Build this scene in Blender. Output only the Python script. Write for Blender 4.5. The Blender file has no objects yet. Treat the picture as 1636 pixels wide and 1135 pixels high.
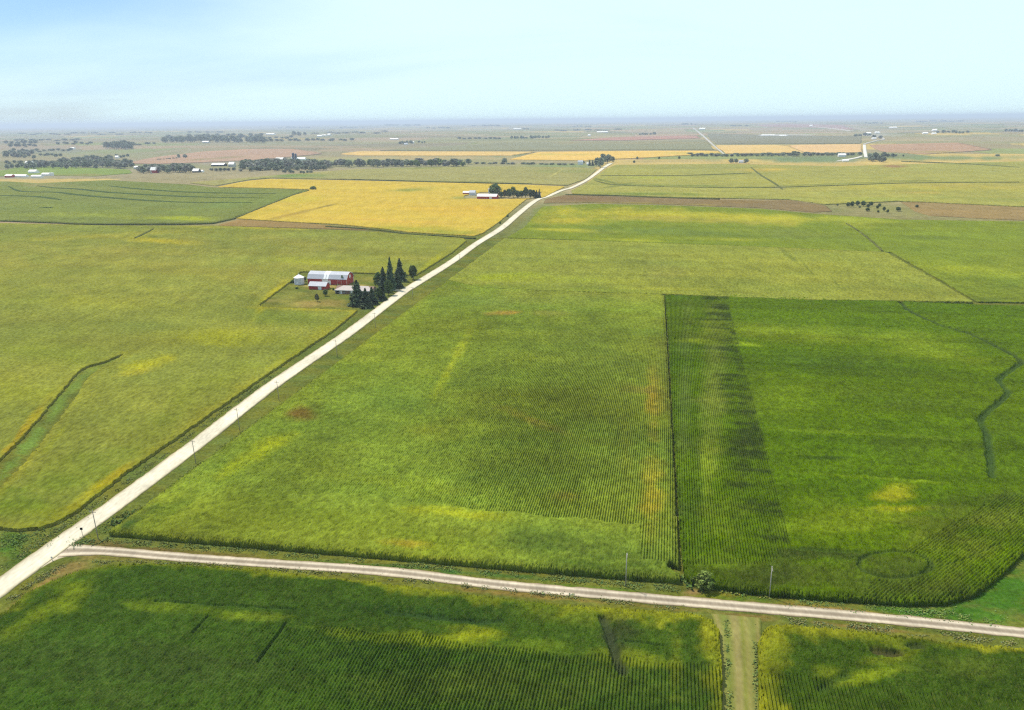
import bpy, math, random
import numpy as np
from mathutils import Vector, Matrix
random.seed(7); RS = np.random.RandomState(11)

# ------------------------------------------------------------------ camera, world, sun, exposure
CAM_H = 115.0; FPX = 1230.0; CX, CY = 818.0, 567.5
PITCH = math.radians(16.95); ROLL = math.radians(-0.6)
DENS = 7.8e-5
SUN_EL, SUN_AZ = math.radians(56), math.radians(-48)     # azimuth from +Y towards +X
scene = bpy.context.scene
cam_d = bpy.data.cameras.new('camera'); cam = bpy.data.objects.new('camera', cam_d)
scene.collection.objects.link(cam); scene.camera = cam
cam_d.sensor_width = 36.0; cam_d.lens = 36.0 * FPX / 1636.0
cam_d.clip_start = 1.0; cam_d.clip_end = 200000.0
cam.matrix_world = (Matrix.Translation((0, 0, CAM_H)) @ Matrix.Rotation(math.pi / 2 - PITCH, 4, 'X')
                    @ Matrix.Rotation(ROLL, 4, 'Z'))
CR = np.array(cam.matrix_world.to_3x3())

world = bpy.data.worlds.new('World'); scene.world = world; world.use_nodes = True
nt = world.node_tree; nt.nodes.clear()
def N(nt, t, **kw):
    n = nt.nodes.new(t)
    for k, v in kw.items():
        if k.startswith('i_'): n.inputs[k[2:].replace('_', ' ')].default_value = v
        else: setattr(n, k, v)
    return n
sky = N(nt, 'ShaderNodeTexSky', sky_type='NISHITA', sun_disc=False, sun_elevation=SUN_EL,
        sun_rotation=SUN_AZ, altitude=300.0, air_density=1.0, dust_density=0.8, ozone_density=1.6)
tc = N(nt, 'ShaderNodeTexCoord')
sep = N(nt, 'ShaderNodeSeparateXYZ'); nt.links.new(tc.outputs['Generated'], sep.inputs[0])
zc = N(nt, 'ShaderNodeMath', operation='MAXIMUM'); zc.inputs[1].default_value = 0.0
nt.links.new(sep.outputs[2], zc.inputs[0])
za = N(nt, 'ShaderNodeMath', operation='ADD'); za.inputs[1].default_value = 0.16
nt.links.new(zc.outputs[0], za.inputs[0])
dx = N(nt, 'ShaderNodeMath', operation='DIVIDE'); nt.links.new(sep.outputs[0], dx.inputs[0]); nt.links.new(za.outputs[0], dx.inputs[1])
dy = N(nt, 'ShaderNodeMath', operation='DIVIDE'); nt.links.new(sep.outputs[1], dy.inputs[0]); nt.links.new(za.outputs[0], dy.inputs[1])
cmb = N(nt, 'ShaderNodeCombineXYZ'); nt.links.new(dx.outputs[0], cmb.inputs[0]); nt.links.new(dy.outputs[0], cmb.inputs[1])
mp = N(nt, 'ShaderNodeMapping'); mp.inputs['Scale'].default_value = (0.30, 0.55, 1); mp.inputs['Rotation'].default_value = (0, 0, 0.12)
mp.inputs['Location'].default_value = (2.3, 0.7, 0)
nt.links.new(cmb.outputs[0], mp.inputs[0])
nz = N(nt, 'ShaderNodeTexNoise'); nz.inputs['Scale'].default_value = 1.15; nz.inputs['Detail'].default_value = 5
nz.inputs['Roughness'].default_value = 0.52; nz.inputs['Distortion'].default_value = 0.5
nt.links.new(mp.outputs[0], nz.inputs['Vector'])
rp = N(nt, 'ShaderNodeMapRange', interpolation_type='SMOOTHERSTEP'); rp.inputs['From Min'].default_value = 0.08; rp.inputs['From Max'].default_value = 0.70
rp.inputs['To Min'].default_value = 0.06; rp.inputs['To Max'].default_value = 0.97
gx = N(nt, 'ShaderNodeMapRange', interpolation_type='SMOOTHSTEP'); gx.inputs['From Min'].default_value = -0.55; gx.inputs['From Max'].default_value = 0.0
gx.inputs['To Min'].default_value = -0.44; gx.inputs['To Max'].default_value = 0.16; nt.links.new(sep.outputs[0], gx.inputs[0])
ga = N(nt, 'ShaderNodeMath', operation='ADD'); nt.links.new(nz.outputs[0], ga.inputs[0]); nt.links.new(gx.outputs[0], ga.inputs[1]); 
gz = N(nt, 'ShaderNodeMapRange'); gz.inputs['From Min'].default_value = 0.0; gz.inputs['From Max'].default_value = 0.13; gz.inputs['To Min'].default_value = 0.30; gz.inputs['To Max'].default_value = 0.0
nt.links.new(sep.outputs[2], gz.inputs[0]); gb = N(nt, 'ShaderNodeMath', operation='ADD'); nt.links.new(ga.outputs[0], gb.inputs[0]); nt.links.new(gz.outputs[0], gb.inputs[1])
nt.links.new(gb.outputs[0], rp.inputs[0])
tint = N(nt, 'ShaderNodeMix', data_type='RGBA', blend_type='MULTIPLY'); tint.inputs[0].default_value = 1; tint.inputs[7].default_value = (.50, .64, .92, 1)
nt.links.new(sky.outputs[0], tint.inputs[6])
mixc = N(nt, 'ShaderNodeMix', data_type='RGBA'); mixc.inputs[7].default_value = (5.1, 6.6, 6.8, 1)
nt.links.new(rp.outputs[0], mixc.inputs[0]); nt.links.new(tint.outputs[2], mixc.inputs[6])
bg = N(nt, 'ShaderNodeBackground'); bg.inputs['Strength'].default_value = 0.095
nt.links.new(mixc.outputs[2], bg.inputs[0])
wo = N(nt, 'ShaderNodeOutputWorld'); nt.links.new(bg.outputs[0], wo.inputs[0])

sl = bpy.data.lights.new('sun', 'SUN'); sl.energy = 3.9; sl.angle = math.radians(3.5); sl.color = (1.0, 0.92, 0.79)
sun = bpy.data.objects.new('sun', sl); scene.collection.objects.link(sun)
sv = Vector((math.sin(SUN_AZ) * math.cos(SUN_EL), math.cos(SUN_AZ) * math.cos(SUN_EL), math.sin(SUN_EL)))
sun.rotation_euler = sv.to_track_quat('Z', 'Y').to_euler(); sun.location = (0, 0, 400)
scene.view_settings.view_transform = 'Standard'; scene.view_settings.look = 'None'
scene.render.engine = 'CYCLES'; scene.cycles.use_denoising = False; scene.cycles.filter_width = 1.25
scene.view_settings.exposure = 0.75; scene.view_settings.gamma = 1.0

# ------------------------------------------------------------------ maths
def lin(c):
    c = np.asarray(c, float) / 255.0
    return np.where(c <= 0.04045, c / 12.92, ((c + 0.055) / 1.055) ** 2.4)
ALB = 0.50
def A(c): return lin(c) * ALB
def hash2(ix, iy, s):
    n = (ix.astype(np.int64) * 374761393 + iy.astype(np.int64) * 668265263 + s * 982451653) & 0xffffffff
    n = ((n ^ (n >> 13)) * 1274126177) & 0xffffffff
    n = (n ^ (n >> 16)) & 0xffffffff
    return n.astype(np.float64) / 4294967295.0
def vnoise(x, y, s=0):
    ix, iy = np.floor(x), np.floor(y); fx, fy = x - ix, y - iy
    fx = fx * fx * (3 - 2 * fx); fy = fy * fy * (3 - 2 * fy)
    a, b = hash2(ix, iy, s), hash2(ix + 1, iy, s); c, d = hash2(ix, iy + 1, s), hash2(ix + 1, iy + 1, s)
    return (a + (b - a) * fx) * (1 - fy) + (c + (d - c) * fx) * fy
def fbm(x, y, s=0, o=4):
    t = 0; a = 0.5; n = 0
    for k in range(o):
        t = t + a * vnoise(x * 2 ** k, y * 2 ** k, s + 17 * k); n += a; a *= 0.55
    return t / n - 0.5
def sstep(a, b, x):
    t = np.clip((x - a) / (b - a), 0, 1); return t * t * (3 - 2 * t)
def relief(x, y):
    x = np.asarray(x, float); y = np.asarray(y, float); d = np.hypot(x, y)
    a = 3.0 * sstep(350, 1100, d) + 5.0 * sstep(1000, 4000, d)
    s = (np.sin(x / 410 + 1.0 + .4 * np.sin(y / 530)) * np.sin(y / 370 + 0.6) * 0.8
         + np.sin(x / 1150 - y / 1350 + 2.0) * 0.8 + 0.3 * np.sin(y / 213 + x / 330))
    f = sstep(4000, 14000, d) * 16 * (np.sin(x / 2900 + y / 5100) * np.cos(y / 3700 - 1.1 + x / 6100) + 0.35 * np.sin(x / 1270 + 2) * np.sin(y / 2110))
    return a * s + f - sstep(15000, 60000, d) * 10
def rays(px, py):
    v = np.stack([(np.asarray(px, float) - CX) / FPX, -(np.asarray(py, float) - CY) / FPX, -np.ones_like(np.asarray(px, float))], -1)
    return v @ CR.T
LD = np.exp(np.linspace(math.log(60), math.log(58000), 900))
def unproj(px, py, dz=0.0):
    """where the sight line through a photo pixel first meets the terrain (dz above it)"""
    px = np.atleast_1d(np.asarray(px, float)); py = np.atleast_1d(np.asarray(py, float))
    r = rays(px, py); hn = np.hypot(r[:, 0], r[:, 1]); r = r / hn[:, None]
    X = r[:, 0:1] * LD; Y = r[:, 1:2] * LD; Z = CAM_H + r[:, 2:3] * LD
    g = Z - relief(X, Y) - dz
    hit = g < 0; k = np.where(hit.any(1), hit.argmax(1), len(LD) - 1)
    lo = LD[np.maximum(k - 1, 0)]; hi = LD[k]
    for _ in range(30):
        m = (lo + hi) / 2; gg = CAM_H + r[:, 2] * m - relief(r[:, 0] * m, r[:, 1] * m) - dz
        hi = np.where(gg < 0, m, hi); lo = np.where(gg < 0, lo, m)
    return np.stack([r[:, 0] * hi, r[:, 1] * hi], -1)
def proj(x, y, z):
    p = np.stack([x, y, z - CAM_H], -1) @ CR
    return CX + FPX * p[..., 0] / -p[..., 2], CY - FPX * p[..., 1] / -p[..., 2]
# survey grid: north of the section grid
NB = math.atan2((1057 - CX) / FPX, math.cos(PITCH))
ND = np.array([math.sin(NB), math.cos(NB)]); ED = np.array([math.cos(NB), -math.sin(NB)])
_q = unproj([1500, 1545], [890, 855]); _q = _q[1] - _q[0]; _q = np.array([_q @ ED, _q @ ND]); _q /= np.hypot(*_q); DG2 = np.array([-_q[1], _q[0]])
def dens(pts, step=25, closed=True):
    out = []; n = len(pts)
    for i in range(n if closed else n - 1):
        a, b = np.array(pts[i], float), np.array(pts[(i + 1) % n], float)
        k = max(1, int(np.hypot(*(b - a)) / step))
        for j in range(k): out.append(a + (b - a) * j / k)
    if not closed: out.append(np.array(pts[-1], float))
    return np.array(out)
def smooth_line(pts, n=12):
    P = np.array(pts, float); out = []
    for i in range(len(P) - 1):
        p0, p1, p2, p3 = P[max(i - 1, 0)], P[i], P[i + 1], P[min(i + 2, len(P) - 1)]
        for t in np.linspace(0, 1, n, endpoint=False):
            out.append(0.5 * ((2 * p1) + (-p0 + p2) * t + (2 * p0 - 5 * p1 + 4 * p2 - p3) * t * t + (-p0 + 3 * p1 - 3 * p2 + p3) * t ** 3))
    out.append(P[-1]); return np.array(out)
def inside(x, y, poly):
    r = np.zeros(x.shape, bool); n = len(poly)
    for i in range(n):
        x1, y1 = poly[i]; x2, y2 = poly[(i + 1) % n]
        if y1 == y2: continue
        c = (y1 > y) != (y2 > y)
        r ^= c & (x < (x2 - x1) * (y - y1) / (y2 - y1) + x1)
    return r
def near_edge(x, y, poly, closed=True):
    best = np.full(x.shape, 1e18); bx = np.zeros_like(x); by = np.zeros_like(x); n = len(poly)
    for i in range(n if closed else n - 1):
        ax, ay = poly[i]; dx, dy = poly[(i + 1) % n] - poly[i]; L = dx * dx + dy * dy + 1e-9
        t = np.clip(((x - ax) * dx + (y - ay) * dy) / L, 0, 1); qx = ax + t * dx; qy = ay + t * dy
        d = (x - qx) ** 2 + (y - qy) ** 2; m = d < best
        best = np.where(m, d, best); bx = np.where(m, qx, bx); by = np.where(m, qy, by)
    return np.sqrt(best), bx, by
GEN = np.array((.92, .84, .66))
def paint(col, px, py, blobs, wob=0, fine=0, gen=1.0):
    for b in blobs:
        cx, cy, rx, ry, ang, c, s = b
        a = math.radians(ang); dx = px - cx; dy = py - cy
        u = (dx * math.cos(a) + dy * math.sin(a)) / rx; v = (-dx * math.sin(a) + dy * math.cos(a)) / ry
        q = np.sqrt(u * u + v * v) + wob * 1.7
        w = (1 - sstep(0.1, 1.35, q)) * min(1, s * 1.25) * np.clip(.95 + fine, 0, 1.15); w = np.clip(w, 0, 1)
        col[:] = col * (1 - w[:, None]) + A(c) * gen * w[:, None]
    return col

# ------------------------------------------------------------------ materials
def mat_new(name):
    m = bpy.data.materials.new(name); m.use_nodes = True
    t = m.node_tree; b = t.nodes['Principled BSDF']; b.inputs['Specular IOR Level'].default_value = 0.15
    return m, t, b
def crop_mat(name, scales, rough=0.8, bump=0.0, bscale=1.0, attr='Col', tr=0.0, speck=None):
    """vertex colour of the crop times leaf-scale noise; scales: (scale, contrast, stretch along rows)"""
    m, t, b = mat_new(name); b.inputs['Roughness'].default_value = rough; b.inputs['Specular IOR Level'].default_value = 0.0
    at = N(t, 'ShaderNodeAttribute', attribute_name=attr); cur = at.outputs['Color']
    geo = N(t, 'ShaderNodeNewGeometry')
    for sc, con, st in scales:
        mpn = N(t, 'ShaderNodeMapping'); mpn.inputs['Rotation'].default_value = (0, 0, NB); mpn.inputs['Scale'].default_value = (1, st, 1)
        t.links.new(geo.outputs['Position'], mpn.inputs[0])
        nn = N(t, 'ShaderNodeTexNoise'); nn.inputs['Scale'].default_value = sc; nn.inputs['Detail'].default_value = 3
        t.links.new(mpn.outputs[0], nn.inputs['Vector'])
        mr = N(t, 'ShaderNodeMapRange'); mr.inputs['From Min'].default_value = 0.3; mr.inputs['From Max'].default_value = 0.7
        mr.inputs['To Min'].default_value = 1 - con; mr.inputs['To Max'].default_value = 1 + con; mr.clamp = False
        t.links.new(nn.outputs[0], mr.inputs[0])
        mx = N(t, 'ShaderNodeMix', data_type='RGBA', blend_type='MULTIPLY'); mx.inputs[0].default_value = 1
        t.links.new(cur, mx.inputs[6]); t.links.new(mr.outputs[0], mx.inputs[7]); cur = mx.outputs[2]
    t.links.new(cur, b.inputs['Base Color'])
    if bump:
        nb = N(t, 'ShaderNodeTexNoise'); nb.inputs['Scale'].default_value = bscale; nb.inputs['Detail'].default_value = 3
        t.links.new(geo.outputs['Position'], nb.inputs['Vector'])
        bp = N(t, 'ShaderNodeBump'); bp.inputs['Strength'].default_value = 1.0; bp.inputs['Distance'].default_value = bump
        t.links.new(nb.outputs[0], bp.inputs['Height']); t.links.new(bp.outputs[0], b.inputs['Normal'])
    return m
def plain(name, c, rough=0.7, con=0.12, sc=3.0, metal=0.0, c2=None, bands=None):
    m, t, b = mat_new(name); b.inputs['Roughness'].default_value = rough; b.inputs['Metallic'].default_value = metal
    nn = N(t, 'ShaderNodeTexNoise'); nn.inputs['Scale'].default_value = sc; nn.inputs['Detail'].default_value = 4
    tcn = N(t, 'ShaderNodeTexCoord'); t.links.new(tcn.outputs['Object'], nn.inputs['Vector'])
    mx = N(t, 'ShaderNodeMix', data_type='RGBA'); c = lin(c) * ALB if max(c) > 1.01 else np.array(c)
    mx.inputs[6].default_value = (*np.clip(c * (1 - con), 0, 1), 1); mx.inputs[7].default_value = (*np.clip(c * (1 + con), 0, 1), 1)
    t.links.new(nn.outputs[0], mx.inputs[0]); out = mx.outputs[2]
    if bands:
        wv = N(t, 'ShaderNodeTexWave', bands_direction=bands[0]); wv.inputs['Scale'].default_value = bands[1]; wv.inputs['Distortion'].default_value = 0
        t.links.new(tcn.outputs['Object'], wv.inputs['Vector'])
        bp = N(t, 'ShaderNodeBump'); bp.inputs['Distance'].default_value = bands[2]
        t.links.new(wv.outputs['Fac'], bp.inputs['Height']); t.links.new(bp.outputs[0], b.inputs['Normal'])
    t.links.new(out, b.inputs['Base Color'])
    return m

# ------------------------------------------------------------------ mesh helpers
def mesh_np(name, V, F, col=None, smooth=False, mat=None):
    """V (n,3), F (m,4) with -1 in the last place for triangles"""
    me = bpy.data.meshes.new(name); n = len(V)
    me.vertices.add(n); me.vertices.foreach_set('co', np.ascontiguousarray(V, np.float32).ravel())
    tri = F[:, 3] < 0
    if tri.any():
        cnt = np.where(tri, 3, 4); flat = F.ravel(); flat = flat[flat >= 0]
    else:
        cnt = np.full(len(F), 4); flat = F.ravel()
    st = np.concatenate([[0], np.cumsum(cnt)[:-1]])
    me.loops.add(len(flat)); me.loops.foreach_set('vertex_index', flat.astype(np.int32))
    me.polygons.add(len(F)); me.polygons.foreach_set('loop_start', st.astype(np.int32))
    me.update(calc_edges=True)
    if smooth: me.polygons.foreach_set('use_smooth', np.ones(len(F), bool))
    if col is not None:
        a = me.color_attributes.new('Col', 'FLOAT_COLOR', 'POINT')
        a.data.foreach_set('color', np.concatenate([col, np.ones((n, 1))], 1).astype(np.float32).ravel())
    if mat: me.materials.append(mat)
    return me
def link(name, me, parent=None, loc=None, label=None, cat=None, group=None, kind=None, rz=0):
    o = bpy.data.objects.new(name, me); scene.collection.objects.link(o)
    if loc is not None: o.location = loc
    if rz: o.rotation_euler = (0, 0, rz)
    if parent: o.parent = parent
    if label: o['label'] = label
    if cat: o['category'] = cat
    if group: o['group'] = group
    if kind: o['kind'] = kind
    return o
def gridmesh_masked(X, Y, Z, keep, col, skirt_z, skirt_col):
    """quads of a lattice where keep (cells) is set, with a skirt hung from the rim"""
    ni, nj = X.shape; idx = np.arange(ni * nj).reshape(ni, nj)
    a, b, c, d = idx[:-1, :-1][keep], idx[:-1, 1:][keep], idx[1:, 1:][keep], idx[1:, :-1][keep]
    F = np.stack([a, b, c, d], 1)
    kp = np.zeros((ni + 1, nj + 1), bool); kp[1:-1, 1:-1] = keep
    E = []
    # edges along j between rows (horizontal lattice edges)
    up, dn = kp[1:, 1:-1], kp[:-1, 1:-1]
    m = up & ~dn; E.append(np.stack([idx[:, :-1][m[:ni]], idx[:, 1:][m[:ni]]], 1)) if m.shape[0] == ni else None
    m = dn & ~up; E.append(np.stack([idx[:, 1:][m], idx[:, :-1][m]], 1))
    rt, lf = kp[1:-1, 1:], kp[1:-1, :-1]
    m = rt & ~lf; E.append(np.stack([idx[1:, :][m], idx[:-1, :][m]], 1))
    m = lf & ~rt; E.append(np.stack([idx[:-1, :][m], idx[1:, :][m]], 1))
    E = np.concatenate(E)
    used = np.zeros(ni * nj, bool); used[F.ravel()] = True
    remap = -np.ones(ni * nj, np.int64); remap[used] = np.arange(used.sum())
    V = np.stack([X.ravel(), Y.ravel(), Z.ravel()], 1)[used]; C = col[used]
    F = remap[F]; Er = remap[E]
    rim = np.unique(Er); rm2 = -np.ones(len(V), np.int64); rm2[rim] = len(V) + np.arange(len(rim))
    low = V[rim].copy(); low[:, 2] = skirt_z.ravel()[used][rim]
    S = np.stack([Er[:, 1], Er[:, 0], rm2[Er[:, 0]], rm2[Er[:, 1]]], 1)
    sc = C[rim] * 0.35 + A(skirt_col) * 0.65
    return np.concatenate([V, low]), np.concatenate([F, S]), np.concatenate([C, sc])

# polar lattice shared by ground and distant fields: dense where the photo looks
DA = math.radians(0.055)
AZ = np.arange(-math.radians(43), math.radians(43), DA)
rr = [95.0]
while rr[-1] < 60000:
    d = rr[-1]; rr.append(d + min(d * d * math.radians(0.05) / CAM_H, d * 0.028))
RR = np.array(rr)

def rim_wobble(x, y, s=5): return fbm(x / 9, y / 9, s, 3)

GAIN = {3: (.57, .62, .46), 5: (.46, .51, .30), 7: (1.10, 1.02, .74), 9: (.68, .65, .10), 13: (1.08, .93, .78), 15: (.86, .78, .50), 17: (.94, .855, .88), 19: (.89, .77, .64),
        21: (.92, .82, .64), 22: (.9, .82, .7), 23: (.82, .78, .68), 24: (.9, .82, .7), 25: (1.2, .95, .85), 27: (.97, .92, .92), 28: (.9, .82, .65)}
for k in range(31, 41): GAIN[k] = (1.1, .93, .95) if k < 39 else (1.2, .95, 1.05)
def ripple(col, px, py, u, v):
    xe = np.interp(py, [490, 870], [1167, 1268]); t = (xe - px) / np.interp(py, [490, 870], [40, 70])
    band = sstep(-.02, .12, t) * (1 - sstep(.55, 1.5, t + fbm(u / 9, v / 22, 12, 3)))
    nn = fbm(u / 22 + 1.3 * fbm(u / 8, v / 30, 5, 2), v / 3.8, 44, 4)
    w = band * (.16 + .84 * sstep(-.06, .16, nn)) * (1 - .6 * sstep(840, 900, py)) * .8
    col[:] = col * (1 - w[:, None]) + A((58, 78, 40)) * .78 * GEN * w[:, None]
def field(name, label, cat, poly, base, height=2.3, dz=None, blobs=(), rim=None, rim_w=3.0, holes=(), mat=None,
          gaps=(), kind='stuff', skirt=(70, 78, 38), var=0.10, stretch=(90, 25), dips=(), aligned=None, rowamp=None, seed=1, step=25):
    dz = height if dz is None else dz
    W = unproj(*dens(poly, step).T, dz)
    H = [unproj(*dens(h, 12).T, dz) for h in holes]
    if aligned:
        du, dv = aligned
        U = W @ ED; Vn = W @ ND
        us = np.arange(math.floor(U.min() / .76) * .76 - .76, U.max() + 1, du); vs = np.arange(Vn.min() - 1, Vn.max() + 1, dv)
        vv, uu = np.meshgrid(vs, us, indexing='ij')
        vv = vv + (RS.rand(*vv.shape) - .5) * dv * .5
        X = uu * ED[0] + vv * ND[0]; Y = uu * ED[1] + vv * ND[1]
    else:
        az = np.arctan2(W[:, 0], W[:, 1]); r = np.hypot(W[:, 0], W[:, 1])
        j0, j1 = np.searchsorted(AZ, az.min()) - 1, np.searchsorted(AZ, az.max()) + 2
        i0, i1 = np.searchsorted(RR, r.min()) - 1, np.searchsorted(RR, r.max()) + 2
        j0, i0 = max(j0, 0), max(i0, 0)
        rg, ag = np.meshgrid(RR[i0:i1], AZ[j0:j1], indexing='ij')
        X = rg * np.sin(ag); Y = rg * np.cos(ag)
    cx = (X[:-1, :-1] + X[1:, 1:]) / 2; cy = (Y[:-1, :-1] + Y[1:, 1:]) / 2
    keep = inside(cx, cy, W)
    for h in H: keep &= ~inside(cx, cy, h)
    for g in gaps:      # bare strips left open: (points, half width in metres)
        L = unproj(*smooth_line(g[0], 6).T, dz); mx = g[1] + 3
        sel = keep & (cx > L[:, 0].min() - mx) & (cx < L[:, 0].max() + mx) & (cy > L[:, 1].min() - mx) & (cy < L[:, 1].max() + mx)
        dd, _, _ = near_edge(cx[sel], cy[sel], L, False)
        k2 = keep[sel]; k2[dd < g[1] * (1 + 1.2 * rim_wobble(cx[sel] * 4, cy[sel] * 4, 3))] = False; keep[sel] = k2
    touched = np.zeros(X.shape, bool)
    touched[:-1, :-1] |= keep; touched[1:, :-1] |= keep; touched[:-1, 1:] |= keep; touched[1:, 1:] |= keep
    full = np.zeros(X.shape, int)
    full[:-1, :-1] += keep; full[1:, :-1] += keep; full[:-1, 1:] += keep; full[1:, 1:] += keep
    t = np.where(touched.ravel())[0]
    x = X.ravel()[t]; y = Y.ravel()[t]
    dist, bx, by = near_edge(x, y, W)
    for h in H:
        d2, hx, hy = near_edge(x, y, h); m = d2 < dist
        dist = np.where(m, d2, dist); bx = np.where(m, hx, bx); by = np.where(m, hy, by)
    rimv = full.ravel()[t] < 4
    if not aligned:
        cell = np.hypot(x, y) ** 2 * math.radians(0.05) / CAM_H + 1
        m = rimv & (dist < 1.6 * cell); x = np.where(m, bx, x); y = np.where(m, by, y)
        jj = rimv * (np.hypot(x, y) < 1600) * .9; x = x + jj * fbm(x / 1.7, y / 1.7, 91, 3) * 2; y = y + jj * fbm(x / 1.9, y / 1.9, 92, 3) * 2
    g = relief(x, y); px, py = proj(x, y, g + height)
    col = np.tile(A(base) * np.array(GAIN.get(seed, (1, 1, 1))), (len(x), 1)).astype(float)
    u = x * ED[0] + y * ED[1]; v = x * ND[0] + y * ND[1]
    wob = fbm(px / 60, py / 18, seed, 5); fs = 1 + np.hypot(x, y) / 500
    col = paint(col, px, py, blobs, wob, 1.5 * fbm(u / 9 / fs, v / 4 / fs, seed + 71, 4), GEN * {9: .78, 5: .84, 3: .88}.get(seed, 1))
    if rim is not None:
        rw = rim_w * (1 + 1.6 * fbm(u / 26, v / 26, seed + 31, 3)); w = (1 - sstep(0, 1, dist / rw * (1 + 1.8 * rim_wobble(x * 2, y * 2, seed + 9)))) * (rim[3] if len(rim) > 3 else .8) * np.clip(.9 + 2.2 * fbm(u / 30, v / 30, seed + 33, 3), .15, 1.1)
        col = col * (1 - w[:, None]) + A(rim[:3]) * GEN * (.85 if aligned else 1) * w[:, None]
    q = fbm(u / stretch[0], v / stretch[1], seed + 3, 5) * 2
    q2 = fbm(u / 14, v / 9, seed + 5, 4) * 2
    hue = fbm(u / 60 + 9, v / 30, seed + 8, 4) * 2
    col *= (1 + var * 1.6 * q + var * .9 * q2)[:, None]
    col *= np.stack([1 + .9 * var * hue, 1 + .25 * var * hue, 1 - .6 * var * hue], 1)
    if seed == 9: ripple(col, px, py, u, v)
    z = g + height
    if aligned:
        amp, ang = rowamp(px, py, u, v)
        ph = np.where(ang == 0, u, np.where(ang == 1, v, (u * DG2[0] + v * DG2[1]))) / 0.76
        prof = 0.5 - 0.5 * np.cos(2 * np.pi * ph)
        n1 = RS.rand(len(x)); n2 = vnoise(u / .9, v / 1.4, seed) ; n3 = fbm(u / 5, v / 5, seed + 2, 3)
        z = z - (.78 if seed == 7 else .72 if seed == 9 else .58) * amp * prof - (.55 - .30 * amp) * n1 * n1 - .22 * n2 + .40 * n3 + .5 * fbm(u / 2.2, v / 2.6, seed + 6, 2) + .1
        col *= 1.1
        col *= (.98 + .32 * (RS.rand(len(x)) - .5) + .50 * (vnoise(u / 1.1, v / 1.5, seed + 51) - .5) + .22 * fbm(u / 3.6, v / 3.6, seed + 52, 3))[:, None]
        tas = (RS.rand(len(x)) < .10) * .10
        col = col * (1 - tas[:, None]) + A((196, 190, 110)) * tas[:, None]
        z = z - 1.3 * RS.rand(len(x)) * (1 - sstep(0, 2.2, dist)); z = np.where(rimv, z - .5 * RS.rand(len(x)), z)
    else:
        cellw = np.hypot(x, y)
        z = z + (RS.rand(len(x)) - .5) * .5 * height * .5 * (cellw < 1500)
        col *= (0.95 + .10 * RS.rand(len(x)))[:, None]
    for L0, hw, dep, cc, st in dips:      # sunken lines: wet draws and wheel ruts where the crop stands low
        L = unproj(*smooth_line(L0, 6).T, dz); mx = hw * 2.5
        sel = np.where((x > L[:, 0].min() - mx) & (x < L[:, 0].max() + mx) & (y > L[:, 1].min() - mx) & (y < L[:, 1].max() + mx))[0]
        if not len(sel): continue
        dd, _, _ = near_edge(x[sel], y[sel], L, False); nz_ = 1 + .9 * fbm(x[sel] / 2.5, y[sel] / 2.5, 41, 3)
        w = (1 - sstep(hw * .4, hw * 1.5, dd * nz_)); z[sel] -= w * dep; w = (w * st)[:, None]; col[sel] = col[sel] * (1 - w) + A(cc) * w
    Xf, Yf, Zf, Gf = (np.zeros(X.size) for _ in range(4)); Cf = np.zeros((X.size, 3))
    Xf[t] = x; Yf[t] = y; Zf[t] = z; Gf[t] = g - .3; Cf[t] = np.clip(col, 0.001, .9)
    Vv, Ff, Cc = gridmesh_masked(Xf.reshape(X.shape), Yf.reshape(X.shape), Zf.reshape(X.shape), keep, Cf, Gf, skirt)
    if len(Ff) == 0: return None
    return link(name, mesh_np(name, Vv, Ff, Cc, smooth=False, mat=mat), label=label, cat=cat, kind=kind)

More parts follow.
